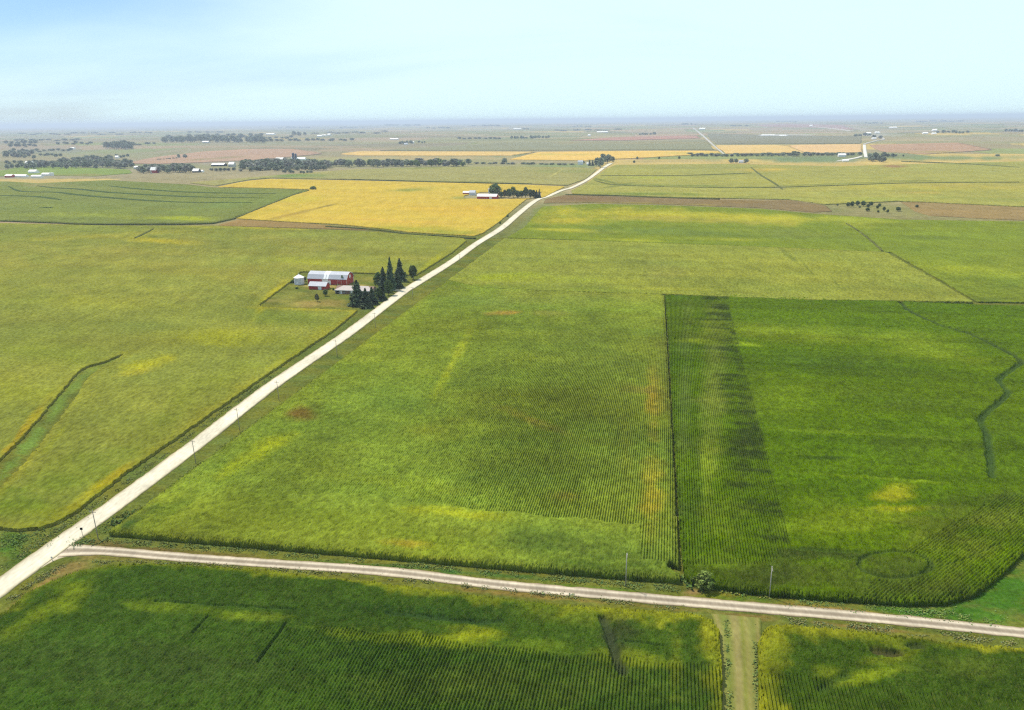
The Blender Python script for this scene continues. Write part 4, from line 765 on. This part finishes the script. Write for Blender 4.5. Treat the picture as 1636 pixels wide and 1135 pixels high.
for (a, b, h, w), l in zip([(1355, 331, 8, 8), (1361, 331, 9.5, 8), (1370, 329, 8.5, 8), (1379, 330, 9.5, 9.5), (1391, 329.5, 7.5, 8), (1386, 338, 6, 8), (1386.5, 332, 6, 7), (1373.5, 332.5, 3, 5), (1405, 330.5, 5.5, 6), (1401.5, 334, 6, 6), (1403, 340, 4, 5), (1412, 338, 8, 5.5), (1418, 340.5, 6, 5), (1435, 338, 7.5, 9), (1464.7, 332, 5, 6.5), (1338, 329, 3, 4)], pl):
    tree(a, b, h, w, 'oak', l, group=G)
rnd = random.Random(5)
ORD = 'first second third fourth fifth sixth seventh eighth ninth tenth eleventh twelfth thirteenth fourteenth fifteenth sixteenth seventeenth'.split()
mass = []
def treerow(label, group, x0, x1, y0, y1, h, n, kinds='oak', jy=.6, w=1.25, asmass=False):
    for k in range(n):
        t = (k + .5 + rnd.uniform(-.35, .35)) / n; hh = h * rnd.uniform(.62, 1.08); kd = rnd.choice(kinds.split())
        o_ = ('%s from the left' % ORD[k] if k else 'leftmost') if k < (n + 1) // 2 else ('%s from the right' % ORD[n - 1 - k] if k < n - 1 else 'rightmost')
        a_ = (x0 + (x1 - x0) * t, y0 + (y1 - y0) * t + rnd.uniform(-jy, jy), hh, max(hh * w * rnd.uniform(.8, 1.2), (x1 - x0) / n * 1.05), kd)
        if asmass: mass.append(a_)
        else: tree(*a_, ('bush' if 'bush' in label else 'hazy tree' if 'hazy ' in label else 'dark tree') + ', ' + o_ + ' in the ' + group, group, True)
treerow('dark green tree in the belt behind the dull tan green field', 'belt of trees behind the tan green field', 520, 744, 267, 266, 12, 30, 'oak oak pale grey', .9)
treerow('grey green tree in the creek woods left of centre', 'creek woods left of centre', 384, 530, 271, 268, 14, 26, 'grey grey oak', 2.2, 1.1)
treerow('tree in front of the creek woods, low and dark', 'low trees before the creek woods', 450, 470, 276, 277, 6, 4, 'oak')
treerow('low dark tree on the green spot under the creek woods', 'low trees on the green spot', 478, 500, 277.5, 277.5, 4.5, 4, 'oak')
tree(749, 262.8, 9, 13, 'oak', 'round dark tree by itself at the end of the belt', None, True); tree(806, 262, 9.5, 10, 'oak', 'round dark tree between the belt and the white farmhouse', None, True)
treerow('low bush in the fence row left of the white farmhouse', 'fence row left of the white farmhouse', 757, 918, 262, 264, 3.4, 16, 'oak grey', .3, 1.6)
treerow('dark tree in the long wood at the far left above the meadow', 'long wood above the meadow', 8, 214, 269, 269, 11, 26, 'oak oak grey', 1.5)
treerow('tree in the upper wood behind the long left wood', 'upper wood at the left', 98, 182, 261, 260, 10, 11, 'oak grey', 2)
treerow('bluish tree in the hazy wood at the far left edge', 'hazy wood at the left edge', 8, 60, 251, 253, 8, 7, 'grey oak', 1.5)
treerow('dark tree in the wood around the small red barn on the left', 'wood around the small red barn', 222, 312, 277, 275, 13, 15, 'oak grey oak', 1.6)
treerow('low tree between the wood and the long white shed', 'low trees by the long white shed', 334, 386, 274, 274, 6, 7, 'oak grey', 1)
treerow('tiny bush in the hedge across the pinkish field', 'hedge across the pinkish field', 250, 284, 256, 253.5, 2.2, 7, 'oak', .2, 1.8)
tree(286, 253, 6.5, 6, 'oak', 'left tree of the pair at the end of the pink field hedge', None, True); tree(296, 253, 6.5, 8, 'oak', 'right tree of the pair at the end of the pink field hedge', None, True)
treerow('hazy blue green tree in the distant block of woods at left', 'distant block of woods at left', 168, 214, 238, 238.5, 11, 8, 'oak', 1, asmass=True)
treerow('hazy tree in the small rows left of the distant block', 'small hazy rows at left', 90, 150, 231, 230, 4.5, 8, 'oak grey', 1, asmass=True)
treerow('small hazy tree in the faint fence row at left', 'faint fence row at left', 12, 60, 236, 234, 6, 6, 'grey oak', 1, asmass=True)
treerow('hazy tree in the long distant timber left of centre', 'long distant timber left of centre', 256, 420, 228, 228, 10, 22, 'oak', 1, asmass=True)
treerow('hazy tree among the distant white farm roofs left of centre', 'trees among the distant roofs', 420, 566, 226, 225, 4.5, 16, 'oak grey', .7, asmass=True)
treerow('hazy tree in the small wood behind the distant roofs', 'small wood behind the distant roofs', 468, 488, 217, 217, 7, 4, 'oak', asmass=True)
treerow('small hazy tree at the farmyard left of the thin golden strip', 'farmyard trees over the thin golden strip', 637, 658, 231, 230.5, 5.5, 5, 'oak')
treerow('small hazy tree in the short row right of that farmyard', 'short row right of the farmyard', 668, 679, 229, 229, 4, 3, 'oak')
treerow('small hazy tree in the broken far windbreak', 'broken far windbreak', 732, 800, 223, 222.5, 4, 9, 'oak', asmass=True)
treerow('hazy tree in the long straight far windbreak', 'long straight far windbreak', 815, 879, 222.5, 221, 5, 13, 'oak', .2)
treerow('hazy tree in the far windbreak before the pinkish strip', 'far windbreak before the pinkish strip', 1020, 1049, 216.5, 215.5, 4.5, 7, 'oak', .2)
treerow('tree in the fence row below the straw coloured fields', 'fence row below the straw fields', 1100, 1376, 250.5, 248.8, 5.4, 34, 'oak oak grey', .5, 1.35)
tree(1268, 250, 8.5, 11, 'oak', 'tallest tree in the fence row below the straw fields', None, True)
for a, l in ((1168, 'left tree of the trio at the small pale farmyard'), (1175, 'middle tree of the trio at the small pale farmyard'), (1192, 'right tree of the trio at the small pale farmyard')): tree(a, 261, 7.5, 9, 'oak', l, None, True)
for a, b, l in ((1018, 254.5, 'tiny bush under the golden strip, nearest the grove'), (1013, 260.5, 'tiny bush just below the golden strip near the grove'), (1053, 254.5, 'tiny bush midway under the golden strip'), (1085, 254, 'bush at the right end under the golden strip')): tree(a, b, 4, 5, 'shrub', l, None, True)
treerow('dark tree in the grove right of the straight far road', 'grove right of the straight far road', 1389, 1412, 258, 258.5, 13, 6, 'oak', .8, 1.0)
treerow('dark tree at the back of the grove right of the far road', 'back row of the far grove', 1388, 1428, 252, 251.5, 8, 7, 'oak', .5)
tree(1431.5, 250.5, 4, 4, 'oak', 'small tree just right of the far grove', None, True); tree(1443, 250.5, 3.5, 4, 'oak', 'small tree farther right of the far grove', None, True); tree(1593, 250.5, 4, 9, 'oak', 'small dark tree in the fields near the right edge', None, True)
treerow('hazy tree at the farmyard where the straight road ends', 'farmyard where the straight road ends', 1364, 1410, 217, 221, 5, 6, 'oak grey', 2)
treerow('hazy tree at the far farmstead upper right', 'far farmstead upper right', 1496, 1547, 213, 213.5, 5, 9, 'oak', .8)
treerow('hazy tree at the farmstead on the right edge', 'farmstead on the right edge', 1604, 1634, 210.5, 211, 5.5, 6, 'oak', .4)
for a_ in [(8, 62, 262, 262, 7, 9), (60, 210, 264, 263, 9, 26), (112, 180, 257, 256, 7, 12), (8, 52, 247, 248, 7, 9), (60, 100, 250, 250, 5, 6), (170, 206, 252, 251, 6, 6), (12, 60, 242, 243, 5, 7), (60, 120, 243, 241, 4, 8), (230, 306, 271, 270, 9, 14), (385, 520, 264, 262, 9, 26), (400, 520, 274, 271, 8, 18), (168, 214, 233, 233, 8, 8),
           (256, 420, 224, 223, 8, 22), (300, 420, 219, 218, 5, 14), (420, 470, 222, 221, 4, 6), (20, 130, 226, 225, 3.5, 10), (8, 60, 230, 229, 5, 7), (215, 250, 232, 231, 3.5, 5), (540, 740, 262, 261, 7, 26), (1100, 1370, 248, 246.6, 3.6, 24), (30, 200, 215, 214, 2.4, 12), (500, 620, 214, 212, 2.2, 8), (880, 990, 209, 208, 2, 7)]:
    treerow('hazy tree in the massed woods', 'massed woods', *a_, 'oak grey grey', 1.4, 1.5, asmass=True)
for i, (a, b, wd, n) in enumerate([(1100, 199.5, 24, 5), (1256, 195.5, 30, 5), (1395, 198, 30, 5), (930, 203, 30, 5), (700, 205.5, 40, 5), (560, 205, 40, 6), (330, 212, 60, 7), (225, 213, 40, 5), (840, 207, 12, 3), (1180, 202, 30, 4), (1500, 195, 80, 6), (470, 205, 50, 5), (640, 201, 60, 4), (780, 202, 50, 4)]):
    treerow('faint tree near the horizon, lost in haze', 'faint trees near the horizon', a - wd / 2, a + wd / 2, b, b, 2.4, n, 'oak', .4, 2.2, asmass=True)

MV, MF, MC = [], [], []; o_ = 0
for k, (a, b, hp, wp, kd) in enumerate(mass):      # the woods lost in the haze read as one mass
    loc, mpp, el = place(a, b); me = FARM[kd][k % 3]; n = len(me.vertices); co = np.zeros(n * 3); me.vertices.foreach_get('co', co); co = co.reshape(-1, 3)
    co = co * np.array([wp * mpp / CW[kd], wp * mpp / CW[kd], hp * mpp / 10]) + np.array(loc)
    fv = np.array([tuple(p.vertices) + ((-1,) if len(p.vertices) == 3 else ()) for p in me.polygons]); MF.append(np.where(fv < 0, -1, fv + o_)); MV.append(co); o_ += n
    cc = np.zeros(n * 4); me.color_attributes['Col'].data.foreach_get('color', cc); MC.append(cc.reshape(-1, 4)[:, :3])
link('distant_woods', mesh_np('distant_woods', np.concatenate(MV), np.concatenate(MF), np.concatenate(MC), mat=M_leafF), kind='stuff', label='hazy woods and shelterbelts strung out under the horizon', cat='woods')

# rank weeds along the verges: nobody could count them
WP, WS, WC = [], [], []
rw = np.random.RandomState(3)
for pts, spread, n, hh, c in [([(180, 846), (196, 834), (216, 820)], 3.2, 900, 1.5, (.07, .115, .04)), ([(216, 820), (300, 757), (440, 653)], 1.3, 1500, .8, (.12, .15, .05)), ([(1096, 934), (1104, 926), (1112, 934)], 2.0, 500, 1.8, (.09, .15, .045)),
                              ([(1138, 938), (1180, 945), (1225, 951)], 1.6, 700, .9, (.15, .17, .045)), ([(190, 866), (400, 881), (620, 900), (860, 922), (1080, 941)], 1.5, 4200, .55, (.10, .14, .05)),
                              ([(130, 899), (250, 900), (420, 909), (620, 924), (860, 949), (1100, 973)], 1.0, 3600, .5, (.14, .15, .07)), ([(1240, 956), (1420, 974), (1600, 992)], 2.4, 1500, .45, (.10, .15, .05)), ([(1230, 989), (1420, 1007), (1620, 1028)], 1.2, 1600, .5, (.14, .15, .07)),
                              ([(8, 908), (60, 870), (98, 843), (151, 808), (200, 773), (330, 677), (440, 597)], 1.6, 3600, .6, (.12, .14, .06)), ([(14, 858), (40, 862), (70, 856)], 6, 900, .8, (.08, .13, .045)), ([(20, 956), (70, 921), (104, 905)], 1.6, 600, .5, (.13, .14, .07)), ([(1160, 990), (1163, 1060), (1165, 1140)], .6, 500, .5, (.12, .15, .05)), ([(1206, 1000), (1208, 1060), (1210, 1140)], .6, 500, .5, (.12, .15, .05)),
                              ([(124, 868), (150, 866), (176, 862)], 2.5, 600, .7, (.10, .15, .06))]:
    L = unproj(*smooth_line(pts, 8).T); seg = np.hypot(*np.diff(L, axis=0).T); cs = np.concatenate([[0], np.cumsum(seg)]); q = rw.rand(n) * cs[-1]
    X = np.stack([np.interp(q, cs, L[:, k]) for k in (0, 1)], 1) + rw.normal(size=(n, 2)) * spread * .6; cl = vnoise(X[:, 0] / 2.5, X[:, 1] / 2.5, 8); kp = cl > .35; X = X[kp]; cl = cl[kp]; m = len(X)
    hgt = hh * rw.rand(m) * (cl - .2) * 1.4; WP.append(np.stack([X[:, 0], X[:, 1], relief(X[:, 0], X[:, 1]) + hgt * .6 + .05], 1)); WS.append(.35 + .5 * hgt); WC.append(np.array(c) * rw.uniform(.6, 1.35, (m, 1)) * (1 + .25 * rw.normal(size=(m, 1)) * np.array([[1, .3, 0]])))
WP, WS, WC = np.concatenate(WP), np.concatenate(WS), np.clip(np.concatenate(WC), .01, .5); Nn = rw.normal(size=WP.shape) * .35 + np.array([-.2, .2, 1.0]); Nn /= np.linalg.norm(Nn, axis=1)[:, None]
WC = np.clip(WC * np.array((1.0, 1.0, .85)), .01, .5); WS *= .75; V, F = leaf_quads(WP, WS, Nn, rw); link('weeds', mesh_np('weeds', V, F, np.repeat(WC, 4, 0), mat=crop_mat('weed_leaves', [(2.0, .2, 1)])), kind='stuff', label='ragged weeds and tall grass along the road verges', cat='weeds')

# ------------------------------------------------------------------ buildings
M_red = plain('red_metal_siding', (.36, .045, .04), .55, .12, .6, bands=('X', 2.4, .02)); M_white = plain('white_metal', (.74, .74, .74), .5, .06, .5)
M_roofg = plain('grey_metal_roofing', (.36, .375, .42), .45, .12, .25, bands=('X', 2.0, .02)); M_roofw = plain('pale_roofing', (.72, .70, .68), .6, .08, .3)
M_brick = plain('brown_brick', (.20, .13, .10), .85, .2, 6); M_shingle = plain('pinkish_shingles', (.40, .345, .325), .8, .12, 2); M_dark = plain('dark_interior', (.02, .02, .02), .9)
M_glass = plain('window_glass', (.05, .06, .08), .1, .05); M_galv = plain('galvanised_steel', (.60, .61, .64), .35, .1, .6, bands=('Z', 3.0, .03)); M_blue = plain('dark_blue_silo', (.05, .07, .12), .4)
M_wood = plain('weathered_wood', (.30, .26, .22), .9, .25, 5); M_conc = plain('concrete', (.42, .41, .38), .9, .1, 2)
M_pole2 = plain('silvered_pole_wood', (.32, .31, .26), .9, .2, 5)
def box(x0, x1, y0, y1, z0, z1):
    return ([(x0, y0, z0), (x1, y0, z0), (x1, y1, z0), (x0, y1, z0), (x0, y0, z1), (x1, y0, z1), (x1, y1, z1), (x0, y1, z1)],
            [(3, 2, 1, 0), (4, 5, 6, 7), (0, 1, 5, 4), (1, 2, 6, 5), (2, 3, 7, 6), (3, 0, 4, 7)])
def geo(name, parts, mat, parent, label=None):
    V, F = [], []
    for v, f in parts:
        o = len(V); V += v; F += [tuple(i + o for i in q) for q in f]
    me = bpy.data.meshes.new(name); me.from_pydata(V, [], F); me.materials.append(mat); return link(name, me, parent=parent, label=label)
def prism(prof, x0, x1):
    n = len(prof); V = [(x0, a, b) for a, b in prof] + [(x1, a, b) for a, b in prof]
    return V, [tuple(range(n)), tuple(range(2 * n - 1, n - 1, -1))] + [(i, i + n, (i + 1) % n + n, (i + 1) % n) for i in range(n)]
def roof_shell(prof, x0, x1, t=.18):
    """profile (y,z) from eave to eave, thickened upwards"""
    return prism(list(prof) + [(a, b + t) for a, b in reversed(prof)], x0, x1)
def building(name, label, px, py, wp, depth, wall, ridge, mw, mr, gambrel=False, door=None, wins=0, far=True, group=None, cat=None, ref='front', rot=0, hip=False):
    loc, mpp, el = place(px, py); L = wp * mpp / max(abs(math.cos(NB + rot - math.atan2(loc.x, loc.y))), .4)
    e = link(name, None, loc=loc, label=label, cat=cat or name.replace('_', ' '), group=group, rz=-(NB + rot))
    h = L / 2; D = depth; o = .4
    ey = [(0, wall), (D * .16, wall + (ridge - wall) * .62), (D / 2, ridge), (D * .84, wall + (ridge - wall) * .62), (D, wall)] if gambrel else [(0, wall), (D / 2, ridge), (D, wall)]
    geo('wall', [prism([(D, -.5), (0, -.5)] + [(a, b - .02) for a, b in ey], -h, h)], mw, e)
    ro = [(ey[0][0] - o, ey[0][1] - o * .5)] + ey[1:-1] + [(ey[-1][0] + o, ey[-1][1] - o * .5)]
    if hip:
        V = [(-h - o, -o, wall), (h + o, -o, wall), (h + o, D + o, wall), (-h - o, D + o, wall), (-h + D * .45, D / 2, ridge), (h - D * .45, D / 2, ridge)]
        rf = geo('roof', [(V, [(3, 2, 1, 0), (0, 1, 5, 4), (1, 2, 5), (2, 3, 4, 5), (3, 0, 4)])], mr, e)
    else: rf = geo('roof', [roof_shell(ro, -h - o, h + o)], mr, e)
    if door: 
        for (a, w, hh, m) in door:
            d = geo('door', [box(a * h - w / 2, a * h + w / 2, -.08, .02, 0, hh)], m, e)
            if not far: geo('frame', [box(a * h - w / 2 - .15, a * h - w / 2, -.11, .02, 0, hh + .15), box(a * h + w / 2, a * h + w / 2 + .15, -.11, .02, 0, hh + .15), box(a * h - w / 2, a * h + w / 2, -.11, .02, hh, hh + .15)], M_white, d)
    for k in range(wins):
        a = -h + (k + .5) * 2 * h / wins; w = geo('window', [box(a - .6, a + .6, -.05, .02, 1.0, 2.0)], M_glass, e)
        if not far: geo('frame', [box(a - .72, a + .72, -.07, .01, 2.0, 2.12), box(a - .72, a + .72, -.09, .01, .88, 1.0)], M_white, w)
    return e, L, rf
# red barn
e, L, rf = building('barn', 'long red gambrel roofed barn with grey metal roof and white sliding doors', 523, 455, 60, 13, 4.2, 8.6, M_red, M_roofg, gambrel=True, far=False,
                    door=[(-.10, 4.6, 3.9, M_white), (.12, 1.8, 2.9, M_white), (.62, 3.0, 3.0, M_red)])
h = L / 2
for k, (a, w) in enumerate([(-.12, 1.7), (.02, 1.7)]):
    ey = [(-.45, 4.0), (13 * .16, 4.2 + 4.4 * .62), (6.5, 8.6)]
    geo('skylight_panel', [prism([(p[0], p[1] + .2) for p in ey] + [(p[0], p[1] + .26) for p in reversed(ey)], a * h - w / 2, a * h + w / 2)], M_white, e)
geo('gable_trim', [prism([(-.4, 4.0), (2.08, 6.93), (6.5, 8.6), (10.92, 6.93), (13.4, 4.0), (13.4, 4.35), (10.92, 7.25), (6.5, 8.95), (2.08, 7.25), (-.4, 4.35)], h + .42, h + .5)], M_white, e)
geo('corner_trim', [box(h, h + .05, -.05, .25, 0, 4.2), box(h, h + .05, 12.75, 13.05, 0, 4.2), box(-h - .05, -h, -.05, .25, 0, 4.2)], M_white, e)
geo('hay_door', [box(h + .0, h + .06, 5.3, 7.7, 4.4, 6.6)], M_white, e, 'white hay door high in the gable')
building('shed', 'small red shed with grey gable roof in front of the barn', 507, 463, 26, 7, 2.6, 4.9, M_red, M_roofg, far=False, door=[(.3, 2.4, 2.1, M_white)])
# grain bin
def cyl(r, z0, z1, k=28, r1=None):
    r1 = r if r1 is None else r1; V = [(r * math.cos(2 * math.pi * j / k), r * math.sin(2 * math.pi * j / k), z0) for j in range(k)] + [(r1 * math.cos(2 * math.pi * j / k), r1 * math.sin(2 * math.pi * j / k), z1) for j in range(k)]
    return V, [(j, (j + 1) % k, k + (j + 1) % k, k + j) for j in range(k)] + [tuple(range(k - 1, -1, -1)), tuple(range(k, 2 * k))]
loc, mpp, el = place(478.6, 454); e = link('grain_bin', None, loc=loc, label='white grain bin with conical roof left of the red barn', cat='grain bin', rz=-NB)
geo('wall', [cyl(3.6, -.3, 5.0)] + [cyl(3.64, z, z + .08) for z in (.8, 1.65, 2.5, 3.35, 4.2)], M_galv, e); rf = geo('roof', [cyl(3.85, 5.0, 7.0, r1=.45)], M_white, e); geo('cap', [cyl(.5, 7.0, 7.4)], M_white, rf)
geo('door', [box(-.5, .5, -3.72, -3.55, .2, 2.0)], M_white, e); geo('ladder', [box(2.2, 2.26, -3.1, -3.0, .3, 5.1), box(2.6, 2.66, -2.85, -2.75, .3, 5.1)] + [box(2.2, 2.66, -3.0, -2.95, z, z + .05) for z in np.arange(.5, 5, .45)], M_galv, e)
# house
e, L, rf = building('farmhouse', 'low brown brick farmhouse with pale hipped roof behind the front spruces', 565, 470.5, 58, 10, 2.7, 5.0, M_brick, M_shingle, far=False, hip=True, door=[(-.86, 2.8, 2.2, M_dark), (-.66, .9, 2.1, M_white), (-.1, 1.0, 2.1, M_white)], wins=6)
geo('chimney', [box(1, 1.9, 4.6, 5.4, 4.4, 6.1)], M_brick, rf)
geo('fascia', [box(-L / 2 - .42, L / 2 + .42, -.44, -.40, 2.42, 2.74)], M_white, e)
# distant red shed group
building('shed', 'long distant red shed with white roof beside the grove', 777.5, 319, 31, 15, 4.6, 7.6, M_red, M_roofw, door=[(.4, 4, 3.6, M_white)])
building('shed', 'small dark red shed at the left of the distant farmyard', 744, 311, 9, 8, 3, 5, M_red, M_roofw); building('shed', 'grey blue shed between the two distant red ones', 754, 312.5, 9, 10, 4.5, 7.5, M_galv, M_roofg)
building('farmhouse', 'small white house behind the roof of the distant red shed', 784, 309, 8, 8, 5, 8, M_white, M_shingle, wins=3)
building('farmhouse', 'small bright white house beside two thin poplars', 927, 263.6, 8, 10, 8, 11, M_white, M_roofg, wins=2); building('shed', 'tiny white shed next to the thin poplars', 939, 264, 3.5, 6, 4, 6, M_white, M_roofw)
# far farms
for px, py, w, dp, wl2, rg2, mw, mr, nm, lab in [
    (13, 284, 9, 12, 4, 7, M_red, M_roofw, 'shed', 'reddish shed at the very left edge of the dairy yard'), (30, 283.5, 18, 11, 3, 6, M_white, M_roofw, 'shed', 'long pale dairy barn second from the left edge'),
    (51, 277.5, 10, 14, 5, 9, M_white, M_roofw, 'barn', 'white barn behind the others in the dairy yard'), (57, 284, 13, 10, 3, 5.5, M_white, M_roofw, 'shed', 'low white shed in front in the dairy yard'), (72, 281, 10, 10, 3.5, 6.5, M_white, M_roofw, 'shed', 'white shed at the right of the dairy yard'),
    (45, 262.5, 9, 14, 5, 9, M_white, M_roofw, 'shed', 'white shed in the long left wood'), (115, 239, 5, 14, 6, 10, M_white, M_roofw, 'farmhouse', 'white speck of a house in the left haze'), (186, 253.5, 4, 12, 6, 10, M_white, M_roofw, 'farmhouse', 'white house above the long left wood'),
    (217, 270.5, 6, 12, 5, 8, M_conc, M_roofw, 'shed', 'grey shed beside the bright meadow'), (245, 277, 9, 12, 7, 14, M_red, M_roofw, 'barn', 'small old red barn with white roof inside the left wood'), (312, 276, 9, 12, 3.5, 9, M_dark, M_roofw, 'shed', 'dark walled shed with white roof at the wood end'),
    (321, 275.5, 5, 8, 3, 5, M_white, M_roofw, 'shed', 'tiny white shed right of the dark walled one'), (347.5, 266, 19, 18, 4.5, 8.5, M_dark, M_roofw, 'shed', 'long white roofed shed above the pinkish field end'), (369, 267, 8, 14, 7, 13, M_conc, M_roofw, 'barn', 'pale barn right of the long white roofed shed'), (328, 229, 9, 20, 7, 13, M_conc, M_roofw, 'barn', 'pale green grey barn by the distant timber'),
    (446, 257, 12, 14, 5, 10, M_white, M_roofw, 'shed', 'white shed left of the dark silos'), (480, 257, 13, 16, 6, 11, M_white, M_roofw, 'shed', 'white shed right of the dark silos'), (510, 219, 7, 30, 8, 14, M_white, M_roofw, 'shed', 'hazy white shed, left of three'), (517, 218, 6, 30, 8, 13, M_white, M_roofw, 'shed', 'hazy white shed, middle of three'), (525, 217, 4, 30, 8, 16, M_white, M_roofw, 'shed', 'hazy white shed, right of three'),
    (431, 216, 12, 40, 8, 14, M_white, M_roofw, 'shed', 'faint pale shed in the left haze'), (629, 223.5, 13, 30, 5, 10, M_white, M_roofw, 'shed', 'long thin white hog shed left of the hazy farmyard'), (659, 229.5, 3.5, 16, 8, 12, M_white, M_roofw, 'farmhouse', 'white house at the hazy farmyard'),
    (648, 231.5, 5, 16, 5, 9, M_white, M_roofg, 'shed', 'blue grey shed in the hazy farmyard'), (962, 212, 17, 60, 5, 11, M_white, M_roofw, 'shed', 'long faint shed near the horizon left of the far road'), (941, 218, 4, 30, 8, 13, M_white, M_roofw, 'farmhouse', 'faint house before the pinkish strip'), (826, 207, 12, 60, 8, 15, M_white, M_roofw, 'shed', 'faint pale shed over the long windbreak'), (1122, 207.5, 9, 60, 8, 18, M_white, M_roofw, 'shed', 'faint shed beside the far diagonal road'),
    (1227, 217.5, 20, 30, 4, 9, M_white, M_roofw, 'shed', 'left half of the long pale shed row at upper right'), (1251, 218, 10, 30, 4, 9, M_white, M_roofw, 'shed', 'right half of the long pale shed row at upper right'), (1345.5, 250.8, 11, 14, 5, 9, M_white, M_roofw, 'shed', 'white shed in front of the fence row near the far road'), (1351, 258.3, 9, 10, 2.5, 5, M_white, M_roofw, 'shed', 'low white shed on the pale farm lane'),
    (1184, 261, 7, 12, 4, 7, M_white, M_roofg, 'shed', 'grey shed between the trio of trees'), (1388, 214.5, 7, 30, 6, 12, M_white, M_roofw, 'shed', 'pale shed where the straight road ends'), (1402, 213.5, 6, 30, 6, 12, M_white, M_roofw, 'shed', 'white shed farther back where the straight road ends'), (1397, 223, 6, 20, 5, 9, M_white, M_roofw, 'shed', 'white shed in front where the straight road ends'),
    (1296, 202.5, 4, 60, 8, 20, M_white, M_roofw, 'farmhouse', 'faint white house on the horizon field'), (1428, 205, 10, 60, 6, 14, M_white, M_roofw, 'shed', 'faint white shed left of the far farmstead'), (1494, 209.5, 6, 40, 6, 14, M_white, M_roofw, 'shed', 'white shed at the back of the far farmstead'), (1479, 214.5, 7, 30, 6, 11, M_white, M_roofw, 'shed', 'pinkish white shed left of the far farmstead'), (1493, 215, 6, 30, 5, 10, M_white, M_roofw, 'shed', 'white shed in front of the far farmstead'), (1624, 210.5, 8, 30, 6, 14, M_white, M_roofg, 'shed', 'bluish shed at the right edge farmstead')]:
    building(nm, lab, px, py, w, dp, wl2, rg2, mw, mr)
def silo(px, py, hp, wp, mat, label):
    loc, mpp, el = place(px, py); e = link('silo', None, loc=loc, label=label, cat='silo'); r = wp * mpp / 2; h = hp * mpp
    geo('wall', [cyl(r, -.3, h - r * .5, 18)], mat, e); geo('roof', [cyl(r * 1.03, h - r * .5, h - r * .1, 18, r * .75), cyl(r * .75, h - r * .1, h + r * .1, 18, r * .2)], mat, e)
silo(469, 257, 12, 3.6, M_blue, 'left one of two dark blue silos'); silo(473, 257, 11, 3.4, M_blue, 'right one of two dark blue silos'); silo(241.5, 278, 6, 1.8, M_conc, 'pale silo beside the small old red barn'); silo(203, 238.5, 6, 1.6, M_white, 'thin white silo against the distant woods')
silo(80.5, 281, 5, 2, M_white, 'white bin, first of three beside the dairy yard'); silo(83, 281, 5, 2, M_white, 'white bin, middle of three beside the dairy yard'); silo(85.5, 281, 5, 2, M_white, 'white bin, last of three beside the dairy yard'); silo(466, 256.5, 5, 2, M_white, 'short white silo left of the dark blue silos')

# ------------------------------------------------------------------ utility poles and signs
def pole(px, py, hm, mat, label, rot, group, lean=0):
    loc, _, _ = place(px, py); e = link('utility_pole', None, loc=loc, label=label, cat='utility pole', group=group, rz=rot)
    e.rotation_euler[1] = lean
    link('pole', tubes('pole', [((0, 0, -.5), (0, 0, hm), .14, .10)], mat, 8), parent=e)
    geo('crossarm', [box(-1.1, 1.1, -.16, -.05, hm - .75, hm - .62)], mat, e)
    ins = tubes('insulator', [((0, -.1, 0), (0, -.1, .18), .06, .04)], M_conc, 6)
    for a in (-1.0, -.4, .95): o = link('insulator', ins, parent=e); o.location = (a, 0, hm - .62)
PG = 'poles along the gravel road'
for k, (a, b, l) in enumerate([(157, 861, 'dark wooden utility pole nearest the road junction'), (313, 741, 'second wooden utility pole up the gravel road from the junction'), (383, 688, 'third wooden utility pole up the gravel road from the junction'), (446, 641, 'fourth wooden utility pole up the gravel road'),
                      (539, 571, 'fifth wooden utility pole, below the farmstead'), (600, 524, 'sixth wooden utility pole, just before the farm driveway'), (660, 480, 'utility pole opposite the farmstead spruces'), (735, 424, 'small far utility pole beyond the farmstead')]):
    pole(a, b, 9.3, M_wood, l, -NB, PG, math.radians(-1.5))
pole(999.5, 937, 9.6, M_pole2, 'pale utility pole on the lane left of the bush', -NB + math.pi / 2, 'poles along the dirt lane'); pole(1229, 954, 8.6, M_pole2, 'pale utility pole on the lane right of the bush', -NB + math.pi / 2, 'poles along the dirt lane', math.radians(1.5))
def sign(px, py, w, hgt, z, mat, label, pm=M_wood):
    loc, _, _ = place(px, py); e = link('road_sign', None, loc=loc, label=label, cat='road sign', rz=-NB + .3)
    geo('post', [box(-.05, .05, -.05, .05, -.4, z + hgt)], pm, e); geo('sign_plate', [box(-w / 2, w / 2, -.09, -.055, z, z + hgt)], mat, e)
sign(132, 856, .75, .75, 1.9, M_dark, 'small dark sign on a post at the corner of the gravel road'); sign(83.5, 895.5, .5, .5, .7, M_galv, 'low pale marker on the verge below the junction')

# ------------------------------------------------------------------ haze
hb = bpy.data.meshes.new('haze'); s, zb, zt = 66000, -60, 165
hb.from_pydata([(a, b, c) for a in (-s, s) for b in (-s, s) for c in (zb, zt)], [], [(0, 1, 3, 2), (4, 6, 7, 5), (0, 4, 5, 1), (2, 3, 7, 6), (0, 2, 6, 4), (1, 5, 7, 3)])
hm = bpy.data.materials.new('haze'); hm.use_nodes = True; ht = hm.node_tree; ht.nodes.clear()
pv = N(ht, 'ShaderNodeVolumePrincipled'); pv.inputs['Color'].default_value = (0.66, 0.76, 0.92, 1); pv.inputs['Density'].default_value = DENS
pv.inputs['Anisotropy'].default_value = 0.1
ho = N(ht, 'ShaderNodeOutputMaterial'); ht.links.new(pv.outputs[0], ho.inputs['Volume'])
hb.materials.append(hm)
link('haze', hb, kind='stuff', label='thin blue summer haze over the far farmland', cat='haze')
